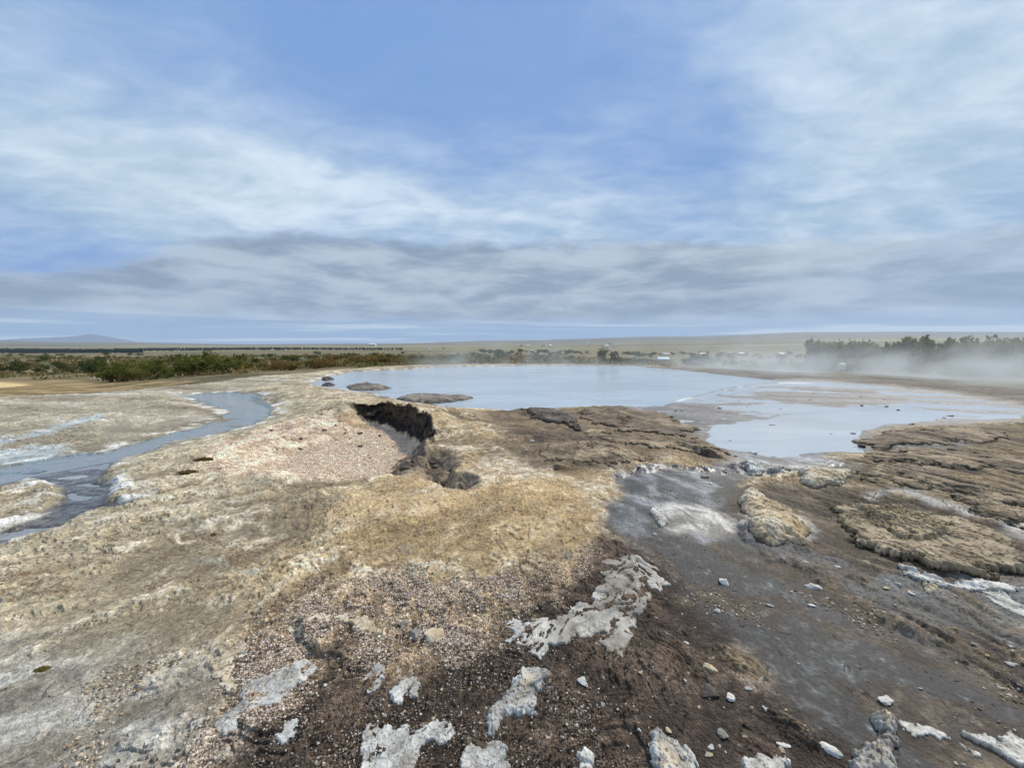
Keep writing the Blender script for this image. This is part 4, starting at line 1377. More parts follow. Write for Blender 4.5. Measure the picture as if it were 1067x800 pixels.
def crust(name, label, cat, pts, h, pal_, edge=0.03, rug=1.0, wob=0.10, under=0.0, group=None, holes=0.0, core=None, tilt=(0, 0), lift=0.0, steep=0.6, res=170, level=None, grow=0.0):
    """a slab or scab of sinter with the outline it has on the ground"""
    CR[0] += 1
    sd_ = CR[0] * 7 + 300
    P = poly(pts)
    lo, hi = P.min(0) - 0.05, P.max(0) + 0.05
    size = max(hi - lo)
    s = max(size / res, 0.0028)
    nx, ny = int((hi[0] - lo[0]) / s) + 2, int((hi[1] - lo[1]) / s) + 2
    xx, yy = np.meshgrid(lo[0] + np.arange(nx) * s, lo[1] + np.arange(ny) * s, indexing='xy')
    x, y = xx.ravel().astype(F), yy.ravel().astype(F)
    spn = np.full(x.shape, s, F)
    med = float(np.sqrt((hi[0] - lo[0]) * (hi[1] - lo[1])))
    d = -sdf(P, x, y, med + 0.2)
    w1 = fbm(x, y, spn, med * 0.5, 6, sd_, gain=0.65)
    w2 = fbm(x, y, spn, med * 0.16, 5, sd_ + 1, gain=0.65)
    w3 = fbm(x, y, spn, 0.05, 4, sd_ + 4, gain=0.7)
    rg_ = fbm(x + 0.1 * w1 * med, y, spn, med * 0.35, 6, sd_ + 2, ridged=True)
    h = h * (0.40 if cat == 'mineral crust' else 0.48)
    edge = edge * (0.40 if cat == 'mineral crust' else 0.7)
    d = d + grow + (0.008 if cat == 'mineral crust' else 0.0) + w3 * (0.010 if s < 0.005 else 0.003) + w1 * wob * med * 0.7 + w2 * wob * med * 0.6
    if holes:
        hn = fbm(x, y, spn, med * 0.28, 5, sd_ + 9)
        d = np.minimum(d, (hn + 0.62 - holes) * med * 0.2)
    hn2 = fbm(x, y, spn, med * 0.10, 5, sd_ + 19, gain=0.7)
    d = d + np.minimum(0, hn2 + 0.15) * edge * (0.4 if under else 1.6)
    pr = np.clip(d / edge, 0, 1)
    pr = pr ** steep
    c0 = P.mean(0)
    base = gh(x, y, 0.12) if level is None else np.full(x.shape, level, F)
    # flakes: little scarps
    lay = w1 * 4.5 + w2 * 1.0
    fr = lay - np.floor(lay)
    flake = sstep(0, 0.15, fr) * (1 - fr)
    z = base + lift * pr + h * pr * (0.72 + 0.42 * w1 + 0.07 * rg_ * rug + 0.24 * flake * rug) + pr * ((x - c0[0]) * tilt[0] + (y - c0[1]) * tilt[1])
    z += pr * rug * (0.10 * h * w2 + 0.002 * w3)
    out = d < 0
    z = np.where(out, base - 0.012 - 0.05 * np.minimum(-d / (2 * s), 1), z)
    x2, y2 = x.copy(), y.copy()
    if under:
        D = d.reshape(ny, nx)
        gy_, gx_ = np.gradient(D, s)
        gl = np.hypot(gx_, gy_) + 1e-6
        m = np.where(out, under, 0).astype(F)
        x2 += (gx_ / gl).ravel() * m
        y2 += (gy_ / gl).ravel() * m
    keep = (d > -2.2 * s).reshape(ny, nx)
    q = keep[:-1, :-1] & keep[1:, :-1] & keep[:-1, 1:] & keep[1:, 1:]
    jj, i2 = np.nonzero(q)
    k0 = jj * nx + i2
    FA = np.stack([k0, k0 + 1, k0 + nx + 1, k0 + nx], 1)
    useds = np.unique(FA)
    remap = np.full(nx * ny, -1)
    remap[useds] = np.arange(len(useds))
    FA = remap[FA]
    tt = 0.46 + 0.50 * w1 + 0.55 * w2 + 0.18 * rg_ + 0.12 * flake
    C = ramp(pal_, tt)
    if core is not None:
        kc = sstep(0.15, 0.4, np.clip(d / (0.5 * med), 0, 1) + 0.35 * w1)[:, None] * 0.75
        C = C * (1 - kc) + ramp(core, tt) * kc
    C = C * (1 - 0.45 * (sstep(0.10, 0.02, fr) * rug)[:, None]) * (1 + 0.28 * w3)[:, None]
    ck = fbm(x + 0.2 * w1 * med, y, spn, med * 0.4, 3, sd_ + 12)
    C = C * (1 - 0.55 * sstep(0.045, 0.0, np.abs(ck)))[:, None]
    C = C * (1 - 0.35 * sstep(0.35, 0.75, -w2 - 0.3 * w1))[:, None]
    C = C + (c8(104, 90, 76) - C) * (0.62 * sstep(0.12, 0.5, w2 * 0.8 - 0.5 * w1 + 0.45 * w3))[:, None]
    C = np.where((pr < 0.5)[:, None], C * 0.65 + 0.35 * DARKR[1], C)  # rim colour darkened to stand for shade along the edge and undercut
    cz = float(gh(c0[0], c0[1], 0.2)[0]) if level is None else level
    Vv = np.stack([x2 - c0[0], y2 - c0[1], z - cz], 1)[useds]
    o = mesh_np(name, Vv, FA, M_ROCK, None, True, {'Col': C[useds].astype(F)})
    o.location = (c0[0], c0[1], cz)
    return tag(o, label, cat, group)


crust('sinter_crust', 'broad rough pale grey crust spread over the pinkish gravel', 'mineral crust',
      [(628, 592), (655, 584), (680, 589), (686, 606), (678, 622), (668, 632), (662, 646), (650, 654), (652, 668), (644, 684), (630, 684), (622, 674), (636, 664), (628, 656), (612, 664), (600, 668), (588, 672), (570, 668), (556, 672), (560, 656), (578, 650), (600, 640), (622, 632), (626, 612)],
      0.030, [c8(92, 86, 78), c8(146, 140, 130), c8(206, 204, 196)], edge=0.02, wob=0.13, rug=1.0, holes=0.05, grow=0.018)
crust('sinter_scab', 'lone bluish white scab at the left tip of the broad grey crust', 'mineral crust', [(524, 664), (533, 652), (542, 648), (556, 654), (548, 664), (538, 672), (528, 672)], 0.025, BLUEW, edge=0.015, wob=0.2)
crust('sinter_scab', 'white ragged scab below the broad grey crust, next to its left end', 'mineral crust', [(540, 674), (552, 668), (570, 672), (572, 682), (562, 688), (554, 684), (545, 684)], 0.028, BLUEW, edge=0.014, wob=0.2)
crust('crust_slab', 'raised white slab with a beige crest lying aslant on dark earth, lower centre', 'rock slab',
      [(543, 704), (560, 702), (576, 704), (579, 714), (577, 726), (567, 724), (561, 733), (560, 747), (545, 751), (532, 747), (524, 756), (516, 767), (507, 765), (507, 752), (513, 738), (527, 722)],
      0.075, BLUEW, edge=0.035, wob=0.08, core=CREAMW)
crust('crust_flake', 'white lumpy flake with a notch beside the brown gravel, left of the aslant slab', 'rock flake',
      [(420, 711), (436, 708), (440, 716), (438, 729), (430, 732), (424, 728), (418, 733), (406, 735), (405, 726), (416, 721)], 0.035, BLUEW, edge=0.018, wob=0.16)
crust('sinter_crust', 'wide grey white crust cut by the bottom edge, left of centre', 'mineral crust',
      [(381, 766), (390, 757), (402, 764), (420, 766), (446, 760), (464, 756), (474, 766), (472, 776), (456, 774), (446, 772), (436, 782), (436, 800), (430, 815), (376, 815), (380, 785)], 0.045, BLUEW, edge=0.02, wob=0.12, rug=1.2)
crust('crust_lump', 'knobbly grey white crust at the bottom edge just right of the wide one', 'mineral crust', [(481, 786), (490, 776), (503, 782), (516, 776), (526, 784), (530, 800), (526, 815), (480, 815)], 0.06, BLUEW, edge=0.03, wob=0.14)
crust('crust_sheet', 'long bluish white sheet of crust running aslant at lower left', 'mineral crust',
      [(318, 690), (328, 697), (320, 706), (302, 724), (288, 738), (268, 743), (254, 748), (244, 766), (226, 770), (222, 764), (236, 746), (256, 732), (250, 722), (262, 712), (290, 704)], 0.032, BLUEW, edge=0.025, wob=0.10, rug=1.3)
crust('sinter_scab', 'small pale scab on dark gravel under the long bluish sheet', 'mineral crust', [(284, 776), (296, 768), (300, 758), (308, 760), (312, 770), (300, 778)], 0.022, BLUEW, edge=0.015, wob=0.2)
crust('sinter_scab', 'blue grey scab on the ragged ridge above the notched flake', 'mineral crust', [(382, 700), (398, 696), (402, 706), (394, 716), (396, 726), (386, 724), (384, 712)], 0.028, BLUEW, edge=0.015, wob=0.22)
crust('crust_ridge', 'curled cream lip of crust at the upper end of the ragged ridge', 'mineral crust', [(364, 652), (378, 648), (396, 660), (400, 668), (388, 668), (374, 662)], 0.035, CREAMW, edge=0.02, wob=0.18)
crust('crust_ridge', 'pinkish cream strip of crust crossing the gravel left of the ragged ridge', 'mineral crust', [(300, 656), (330, 650), (362, 646), (362, 652), (334, 660), (306, 664)], 0.022, CREAMW, edge=0.02, wob=0.15)
crust('crust_ridge', 'white curl of crust beside the brown runnel at lower left', 'mineral crust', [(222, 694), (236, 682), (254, 676), (256, 682), (240, 690), (236, 706), (250, 716), (240, 718), (228, 708)], 0.026, CREAMW, edge=0.018, wob=0.2)
crust('white_rock', 'long white rock with a dark shaded left flank at the bottom edge, right of centre', 'rock',
      [(675, 764), (684, 760), (694, 768), (704, 776), (712, 782), (722, 794), (730, 815), (684, 815), (678, 786)], 0.085, BLUEW, edge=0.03, wob=0.08, core=CREAMW, under=0.012)
crust('white_rock', 'small white nub touching the tip of the long white rock', 'rock', [(661, 762), (666, 760), (674, 768), (672, 772)], 0.03, BLUEW, edge=0.015, wob=0.1)
crust('white_rock', 'thin white sliver hugging the right flank of the long white rock', 'rock', [(710, 778), (716, 778), (726, 790), (730, 800), (724, 800), (716, 790)], 0.04, BLUEW, edge=0.015, wob=0.1)
crust('white_rock', 'jagged little white rock at the bottom edge between two slabs', 'rock', [(602, 792), (612, 787), (620, 793), (618, 806), (604, 806)], 0.04, WHITE, edge=0.015, wob=0.2)
crust('white_rock', 'flat white rock at the bottom edge, third from the right', 'rock', [(771, 796), (788, 786), (808, 788), (822, 796), (818, 812), (776, 812)], 0.05, WHITE, edge=0.02, wob=0.12)
crust('pale_boulder', 'rugged grey beige boulder rising from a dark hollow at the bottom right', 'boulder',
      [(912, 752), (922, 748), (934, 756), (938, 774), (934, 790), (940, 815), (882, 815), (888, 788), (896, 776), (910, 772), (914, 762)], 0.13, GREYR + [c8(206, 200, 186)], edge=0.08, wob=0.10, core=TANR, under=0.015, rug=1.3)
crust('crust_edge', 'pale curled edge of crust right of the rugged boulder', 'mineral crust', [(940, 752), (958, 756), (984, 764), (986, 768), (962, 764), (950, 766), (942, 760)], 0.025, WHITE, edge=0.012, wob=0.2)
crust('crust_edge', 'long white broken crust in the bottom right corner', 'mineral crust', [(1004, 766), (1024, 768), (1044, 776), (1052, 766), (1064, 774), (1080, 790), (1080, 806), (1058, 796), (1040, 784), (1020, 774)], 0.06, WHITE, edge=0.022, wob=0.12, under=0.01)
crust('crust_edge', 'white sliver on the dark earth inside the bottom right corner', 'mineral crust', [(1002, 776), (1010, 780), (1018, 786), (1012, 786)], 0.02, WHITE, edge=0.01, wob=0.12)
crust('white_block', 'upright chalk white block beside the pale mound in the wet channel', 'rock', [(676, 530), (684, 528), (692, 536), (698, 546), (690, 550), (684, 546)], 0.07, WHITE, edge=0.04, wob=0.08)
crust('tan_boulder', 'blunt tan boulder with a white bottom fringe, left of the great slab', 'boulder',
      [(768, 522), (776, 514), (790, 516), (806, 528), (826, 536), (840, 546), (846, 560), (838, 572), (818, 568), (800, 574), (784, 566), (780, 556), (780, 540), (771, 530)], 0.20, TANR + [c8(214, 206, 190)], edge=0.16, wob=0.06, under=0.03, rug=1.1)
crust('great_slab', 'great tan slab undercut along its front, on the right', 'rock slab',
      [(868, 540), (876, 532), (900, 531), (930, 533), (962, 542), (1000, 548), (1036, 560), (1052, 572), (1062, 588), (1070, 600), (1040, 608), (1004, 606), (972, 600), (944, 590), (912, 576), (888, 562), (874, 552)],
      0.085, [c8(78, 68, 54), c8(132, 117, 94), c8(190, 173, 144)], edge=0.05, wob=0.12, under=0.07, rug=1.3, lift=0.02, tilt=(0.0, -0.02), steep=0.5, res=300)
crust('rock_layer', 'smaller tan layer lying on the left half of the great slab', 'rock slab',
      [(893, 536), (925, 536), (965, 546), (1000, 556), (985, 572), (955, 574), (930, 566), (922, 560), (906, 556)], 0.20, [c8(92, 79, 60), c8(138, 121, 94), c8(186, 168, 138)], edge=0.06, wob=0.10, under=0.05, rug=1.0, res=240)
crust('rubble_mound', 'pale crumbly mound between the wet channel and the outflow', 'rubble', [(836, 500), (846, 490), (862, 488), (882, 492), (884, 504), (872, 514), (852, 512), (840, 508)], 0.13, CREAMW, edge=0.08, wob=0.15, rug=1.6, under=0.02)
crust('pale_ledge', 'white crumbling ledge at the near end of the outflow', 'rubble', [(770, 484), (790, 480), (810, 484), (838, 486), (840, 492), (812, 494), (784, 494)], 0.10, [c8(100, 92, 84), c8(170, 162, 150), c8(222, 220, 212)], edge=0.05, wob=0.15, rug=1.5)
crust('flake_row', 'row of thin pale flakes along the foot of the great slab', 'rock flake', [(940, 596), (968, 604), (1000, 612), (1040, 616), (1064, 618), (1050, 624), (1010, 620), (972, 614), (944, 604)], 0.05, WHITE, edge=0.02, wob=0.2, holes=0.12)
crust('pale_block', 'flat pale block lying in front of the great slab', 'rock', [(960, 614), (968, 613), (979, 618), (977, 623), (964, 622)], 0.05, CREAMW, edge=0.02, wob=0.06)
crust('white_ledge', 'white strip of crust on the brown layers at the right edge', 'mineral crust', [(1022, 618), (1040, 622), (1056, 632), (1075, 642), (1075, 650), (1050, 640), (1030, 630)], 0.035, WHITE, edge=0.02, wob=0.15)
crust('rock_island', 'flat grey island of rock in the left end of the pool', 'rock', [(360, 402), (368, 399), (384, 398), (398, 400), (408, 403), (396, 405), (380, 405.5), (364, 404.5)], 0.20, [c8(66, 60, 55), c8(108, 100, 92), c8(160, 150, 138)], edge=0.3, wob=0.10, rug=1.0, steep=0.8, level=WATER_Z, grow=-0.02)
crust('rock_island', 'dark little island nearest the shore at the left end of the pool', 'rock', [(335, 393), (345, 392), (349, 394), (340, 395.5), (334, 395)], 0.22, DARKR, edge=0.3, wob=0.10, level=WATER_Z, grow=-0.02)
crust('rock_island', 'tiny dark rock between the two larger islands of the pool', 'rock', [(336, 399), (346, 398.5), (350, 400), (342, 401), (335, 400.6)], 0.22, DARKR, edge=0.25, wob=0.10, level=WATER_Z, grow=-0.02)
crust('rock_island', 'long low grey rock bar in front of the island in the pool', 'rock', [(410, 415), (424, 411), (440, 409.5), (458, 410), (478, 412), (492, 413), (478, 416), (460, 418.5), (440, 418.5), (422, 417)], 0.20, [c8(66, 60, 55), c8(108, 100, 92), c8(160, 150, 138)], edge=0.25, wob=0.12, rug=1.4, level=WATER_Z, grow=-0.02)


BRN = [c8(54, 46, 39), c8(98, 86, 72), c8(160, 142, 116)]
TNB = [c8(60, 51, 42), c8(112, 98, 80), c8(176, 157, 128)]
GP = 'thin plates of layered rock right of the outflow'
for lab, pts, pal_ in [
    ('thin brown plate of rock bordering the near right shore of the outflow', [(900, 476), (960, 470), (1030, 476), (1090, 486), (1090, 500), (1030, 494), (960, 488), (910, 484)], TNB),
    ('thin tan plate of rock just above the wet strip behind the great slab', [(880, 494), (940, 492), (990, 504), (1060, 516), (1110, 530), (1110, 545), (1050, 532), (1000, 520), (940, 512), (890, 506)], TNB),
    ('short cracked plate at the right edge beside the wet strip', [(985, 520), (1040, 528), (1090, 542), (1100, 562), (1060, 552), (1020, 540)], TNB),
    ('low brown plate at the corner where the outflow bends right', [(892, 458), (930, 450), (990, 448), (1050, 452), (1040, 462), (980, 466), (920, 468)], BRN)]:
    crust('rock_plate', lab, 'rock plate', pts, 0.085, pal_, edge=0.08, wob=0.16, rug=1.2, under=0.05, group=GP, res=260, holes=0.2)
GP = 'broken plates of brown rock in front of the pool'
for lab, pts, pal_, h in [
    ('broad brown plate on the near shore of the pool, right of the middle', [(596, 430), (640, 425), (690, 429), (728, 446), (720, 457), (690, 453), (650, 449), (620, 442)], BRN, 0.16),
    ('long cracked tan plate between the broad brown plate and the wet channel', [(612, 448), (660, 454), (710, 461), (752, 467), (766, 475), (740, 474), (690, 468), (640, 465), (614, 460)], TNB, 0.15),
    ('dark grey hump of rock standing at the pool edge', [(545, 430), (572, 426), (598, 438), (606, 450), (590, 446), (574, 440), (556, 438)], [c8(50, 44, 40), c8(86, 78, 72), c8(126, 116, 106)], 0.26),
    ('crumbling yellowish plate above the two small dark holes', [(556, 472), (600, 464), (650, 472), (682, 482), (645, 487), (610, 485), (580, 484)], TNB, 0.12)]:
    crust('rock_plate', lab, 'rock plate', pts, h * 0.6, pal_, edge=0.10, wob=0.17, rug=1.2, under=0.06, group=GP, res=260, holes=0.22)


# ------------------------------------------------------------------ loose rocks
def rock_arrays(seed, sub, flat=0.6, rough=0.22, cuts=12):
    g_ = np.random.default_rng(seed)
    bm = bmesh.new()
    bmesh.ops.create_icosphere(bm, subdivisions=sub, radius=1.0)
    V = np.array([v.co[:] for v in bm.verts], F)
    FA = np.array([[v.index for v in f.verts] for f in bm.faces])
    bm.free()
    for _ in range(cuts):
        nrm = g_.normal(size=3)
        nrm /= np.linalg.norm(nrm)
        lim = g_.uniform(0.36, 0.72)
        h_ = V @ nrm
        ex = np.maximum(h_ - lim, 0)[:, None]
        V = V - ex * nrm * 0.92
    sp_ = np.full(len(V), 0.05, F)
    n_ = fbm(V[:, 0] + V[:, 2] * 0.7, V[:, 1] - V[:, 2] * 0.6, sp_, 1.1, 4, seed % 97)
    n2_ = fbm(V[:, 0] - V[:, 2] * 0.5 + 5, V[:, 1] + V[:, 2] * 0.8, sp_, 0.4, 4, seed % 89 + 3)
    V = V * (1 + rough * n_ + rough * 0.5 * n2_)[:, None]
    V[:, 2] *= flat
    return V.astype(F), FA, n_, n2_


def rock(name, label, cat, u, v, wpx, flat, pal_, asp=1.0, rz=0.0, sub=4, group=None, seed=None, sink=0.3, rough=0.22):
    seed = seed or int(u * 13 + v * 7)
    if pal_ is WHITE or pal_ is BLUEW:
        pal_ = STONEW
    x, y = at(u, v)
    dist = math.hypot(x, y, CAMH)
    sz = wpx / FPX * y * 0.54 * (1.0 if v < 600 else 1.12)
    V, FA, n_, n2_ = rock_arrays(seed, sub, flat, rough)
    V = V * sz * np.array([1, asp, 1], F)
    z = float(gh(x, y, 0.05)[0])
    C = ramp(pal_, 0.5 + 0.35 * n_ + 0.3 * n2_)
    o = mesh_np(name, V, FA, M_ROCK, None, True, {'Col': C.astype(F)})
    o.location = (x, y, z + sz * flat * (1 - 2 * sink) * 0.9)
    o.rotation_euler = (0, 0, rz)
    return tag(o, label, cat, group)


for (u, v, wpx, flat, pal_, asp, rz, lab) in [
    (455, 667, 27, 0.5, CREAMW, 0.8, 0.2, 'cream stone, the largest on the pinkish gravel'),
    (433, 667, 17, 0.5, GREYR, 0.8, 0.6, 'brown grey stone touching the large cream stone'),
    (421, 656, 12, 0.4, GREYR, 0.6, 0.2, 'small flat pinkish stone above the brown grey one'),
    (607, 715, 17, 0.35, BLUEW, 0.45, -0.8, 'narrow white stone alone on brown earth right of the aslant slab'),
    (628, 741, 7, 0.6, WHITE, 0.7, 0.4, 'little white stone halfway between the aslant slab and the long white rock'),
    (739, 698, 16, 0.55, CREAMW, 0.8, 0.1, 'yellowish stone on the dark grey slope below a small pit'),
    (761, 727, 11, 0.55, WHITE, 0.75, 0.0, 'clean white stone below right of the yellowish one'),
    (740, 722, 19, 0.5, DARKR, 0.9, 0.3, 'black crumbly lump beside the clean white stone'),
    (752, 764, 13, 0.5, GREYR, 1.0, 0.3, 'small clod of grey stones below the black lump'),
    (797, 739, 5, 0.9, WHITE, 1.0, 0.0, 'tiny bright white pebble alone on brown ground at lower right'),
    (817, 777, 18, 0.25, WHITE, 0.5, 0.1, 'thin white chip above the flat white rock at the bottom'),
    (862, 781, 26, 0.3, BLUEW, 0.45, -0.75, 'long grey white stone with a black shadow side near the bottom'),
    (922, 730, 23, 0.3, WHITE, 0.5, 0.0, 'white wedge shaped stone on the wet grey slab'),
    (848, 612, 17, 0.35, WHITE, 0.6, -0.2, 'biggest pale flat stone lying on the wet grey slab'),
    (802, 631, 8, 0.4, WHITE, 0.6, -0.3, 'white flat stone on the grey slab left of the biggest one'),
    (845, 631, 8, 0.4, WHITE, 0.6, -0.3, 'white stone just below the biggest stone of the grey slab'),
    (872, 594, 9, 0.4, WHITE, 0.7, -0.4, 'white stone at the upper margin of the grey slab below the great slab'),
    (838, 590, 9, 0.4, WHITE, 0.6, -0.5, 'white stone under the tan boulder'),
    (934, 613, 6, 0.6, WHITE, 1.0, 0.0, 'round white stone in front of the great slab'),
    (922, 618, 8, 0.4, CREAMW, 0.8, 0.0, 'cream stone left of the round white one'),
    (949, 624, 8, 0.4, WHITE, 0.8, 0.0, 'small white stone below the flat pale block'),
    (753, 607, 12, 0.7, WHITE, 0.9, 0.6, 'white stone stuck in the side of a low brown bump'),
    (747, 637, 7, 0.7, WHITE, 0.8, 0.0, 'white stone on dark ground below the low brown bump'),
    (682, 557, 7, 0.6, WHITE, 0.8, 0.0, 'largest of the small stones below the chalk white block'),
    (876, 509, 10, 0.6, BLUEW, 0.8, 0.3, 'light grey stone at the foot of the pale crumbly mound'),
    (785, 469, 12, 0.4, WHITE, 0.6, 0.0, 'white stone at the near shore of the outflow'),
    (806, 439.5, 12, 0.45, TANR, 0.6, -0.1, 'tan rock standing alone in the milky outflow'),
    (866, 449, 10, 0.5, DARKR, 0.8, 0.1, 'dark rock, right one of a pair in the outflow'),
    (857, 451, 6, 0.5, DARKR, 0.8, 0.1, 'dark rock, left one of a pair in the outflow'),
    (899, 462, 10, 0.5, DARKR, 0.8, 0.1, 'dark lump at the near right corner of the outflow'),
    (734, 497, 9, 0.6, GREYR, 0.9, 0.0, 'grey stone with white top in the wet channel'),
    (740, 504, 6, 0.5, WHITE, 0.8, 0.0, 'white stone next to the grey one in the wet channel'),
    (912, 505, 5, 0.6, GREYR, 0.9, 0.0, 'grey stone on the wet ground above the great slab'),
    (1056, 541, 9, 0.4, WHITE, 0.5, -0.2, 'white stone under a ledge at the right edge'),
    (555, 461, 6, 0.4, WHITE, 0.6, 0.0, 'chalky patch stone on the brown ground near the pool'),
    (384, 456, 5, 0.6, WHITE, 0.8, 0.0, 'white stone at the foot of the black wall of the hollow'),
]:
    rock('loose_stone', lab, 'stone', u, v, wpx, flat, pal_, asp, rz, sub=4 if wpx > 10 else 3)


def inside(P, n, g_):
    lo, hi = P.min(0), P.max(0)
    out = []
    while len(out) < n:
        q = g_.uniform(lo, hi)
        if float(sdf(P, np.array([q[0]], F), np.array([q[1]], F), 0.5)[0]) < 0:
            out.append(q)
    return out


def scatter(name, label, cat, group, area, n, smin, smax, pals, flat=0.5, seed=1):
    g_ = np.random.default_rng(seed)
    protos = []
    for i in range(6):
        V, FA, n_, n2_ = rock_arrays(seed * 31 + i, 2, flat, 0.25)
        C = ramp(pals[i % len(pals)], 0.55 + 0.35 * n_ + 0.3 * n2_)
        protos.append(mesh_np(name, V, FA, M_ROCK, None, False, {'Col': C.astype(F)}))
    # even in the picture: pick the spots among rows as they are seen
    u0, v0, u1, v1 = area[0]
    P = poly(area[1])
    spots = []
    while len(spots) < n:
        x, y = at(g_.uniform(u0, u1), g_.uniform(v0, v1))
        if float(sdf(P, np.array([x], F), np.array([y], F), 0.5)[0]) < 0:
            spots.append((x, y))
    zz = gh([p[0] for p in spots], [p[1] for p in spots], 0.03)
    for i, (x, y) in enumerate(spots):
        o = protos[i] if i < 6 else protos[g_.integers(0, 6)].copy()
        if i >= 6: COL.objects.link(o)
        s = smin * (smax / smin) ** (g_.random() ** 1.6)
        o.scale = (s * g_.uniform(0.7, 1.3), s * g_.uniform(0.7, 1.3), s * g_.uniform(0.7, 1.2))
        o.location = (x, y, zz[i] + s * flat * 0.35)
        o.rotation_euler = (g_.uniform(-0.3, 0.3), g_.uniform(-0.3, 0.3), g_.uniform(0, 6.28))
        tag(o, label, cat, group)


scatter('white_chip', 'small white chip of sinter on the dark brown earth of the foreground', 'stone chip', 'white chips on the brown earth',
        ((230, 600, 880, 800), [(250, 800), (330, 700), (430, 700), (560, 650), (650, 550), (760, 650), (870, 800)]), 95, 0.005, 0.017, [STONEW, CREAMW, STONEW], seed=11)
scatter('slab_pebble', 'small pale pebble lying on the wet dark grey slab', 'pebble', 'pebbles on the wet grey slab',
        ((640, 540, 1067, 760), [(650, 540), (760, 550), (850, 600), (1060, 720), (1060, 770), (900, 740), (700, 600)]), 50, 0.004, 0.012, [WHITE, GREYR, DARKR], seed=12, flat=0.4)
scatter('layer_stone', 'angular stone among the brown layers on the right', 'stone', 'stones among the brown layers on the right',
        ((780, 480, 1067, 720), [(780, 565), (860, 510), (1067, 500), (1067, 715), (900, 620)]), 70, 0.007, 0.024, [TANR, WHITE, GREYR], seed=13)
scatter('outflow_stone', 'dark stone sticking out of the shallow outflow', 'stone', 'dark stones in the shallow outflow',
        ((690, 410, 1000, 480), [(700, 425), (800, 408), (960, 412), (1000, 436), (890, 470), (760, 470)]), 36, 0.03, 0.09, [DARKR, DARKR, GREYR], seed=14)
scatter('rubble_stone', 'pale stone on the rubble slope of the gravel hollow', 'stone', 'stones on the rubble slope of the hollow',
        ((230, 425, 460, 470), [(225, 478), (260, 455), (330, 432), (380, 430), (420, 450), (440, 464), (330, 460)]), 40, 0.03, 0.08, [CREAMW, TANR, DARKR], seed=15)
scatter('ridge_stone', 'stone on the broken brown ground in front of the pool', 'stone', 'stones on the broken ground before the pool',
        ((520, 430, 790, 500), [(540, 440), (640, 440), (760, 480), (790, 500), (640, 490), (540, 480)]), 50, 0.015, 0.05, [TANR, WHITE, DARKR], seed=16)

# ------------------------------------------------------------------ gravel: countless, one object
brown, g_sd, holf, out_m = gM
grv = np.clip(sstep(0.10, -0.10, g_sd), 0, 1)
g_ = np.random.default_rng(77)
icoV = []
bm = bmesh.new()
bmesh.ops.create_icosphere(bm, subdivisions=1, radius=1.0)
icoV = np.array([v.co[:] for v in bm.verts], F)
icoF = np.array([[v.index for v in f.verts] for f in bm.faces])
bm.free()


def pebbles(wt, n, s0, s1, pal_, pw=2.0, bright=None):
    wt = wt / wt.sum()
    k = g_.choice(len(wt), n, p=wt)
    j = g_.uniform(-0.5, 0.5, (n, 2)) * SPC[k][:, None] * 2
    pos = GV[k].copy()
    pos[:, :2] += j
    s = s0 * (s1 / s0) ** (g_.random(n) ** pw)
    M = g_.normal(size=(n, 3, 3))
    Q, _ = np.linalg.qr(M)
    sc = s[:, None] * g_.uniform(0.6, 1.25, (n, 3)) * np.array([1, 1, 0.8])
    v_ = icoV[None] * (1 + g_.uniform(-0.22, 0.22, (n, 12, 1)))
    v_ = v_ * sc[:, None, :]
    v_ = np.einsum('nij,nkj->nki', Q, v_)
    v_[:, :, 2] *= 0.75
    v_ += pos[:, None, :]
    v_[:, :, 2] += (s * 0.25)[:, None]
    FA = (icoF[None] + (np.arange(n) * 12)[:, None, None]).reshape(-1, 3)
    c = ramp(pal_, g_.random(n) ** (bright or 1.0))
    return v_.reshape(-1, 3), FA, np.repeat(c, 12, axis=0)


inview = (np.abs(np.arctan2(gx, np.maximum(gy, 0.01))) < R(62)) & (gy > 0.3)
cl = sstep(-0.2, 0.45, fbm(gx, gy, SPC, 0.3, 5, 321)) * 0.9 + 0.1
sets = [
    pebbles(grv * (1 - brown) * inview * cl * (rad < 4.5), 32000, 0.0025, 0.0085, [c8(92, 76, 62), c8(150, 130, 112), c8(188, 172, 154), c8(222, 212, 198)]),
    pebbles(brown * inview * cl * sstep(0.75, 0.1, gx) * (rad < 3.2), 22000, 0.0022, 0.007, [c8(52, 42, 34), c8(84, 70, 58), c8(120, 106, 92), c8(206, 198, 186)], bright=1.6),
    pebbles(sstep(0.8, 1.0, holf) * inview, 14000, 0.007, 0.02, [c8(186, 160, 136), c8(216, 194, 170), c8(236, 220, 200)]),
    pebbles((1 - out_m) * inview * sstep(0.2, 0.5, fbm(gx, gy, SPC, 0.6, 5, 331)) * (rad < 6) * (1 - grv) * (1 - brown), 5000, 0.003, 0.012, [c8(110, 94, 74), c8(170, 152, 126), c8(206, 196, 178)]),
]
off = 0
VV, FF, CC = [], [], []
for a, b_, c in sets:
    VV.append(a)
    FF.append(b_ + off)
    CC.append(c)
    off += len(a)
o = mesh_np('gravel', np.concatenate(VV), np.concatenate(FF), M_ROCK, None, False, {'Col': np.concatenate(CC).astype(F)})
tag(o, 'loose pinkish and white gravel over the sinter and the brown earth', 'gravel', kind='stuff')

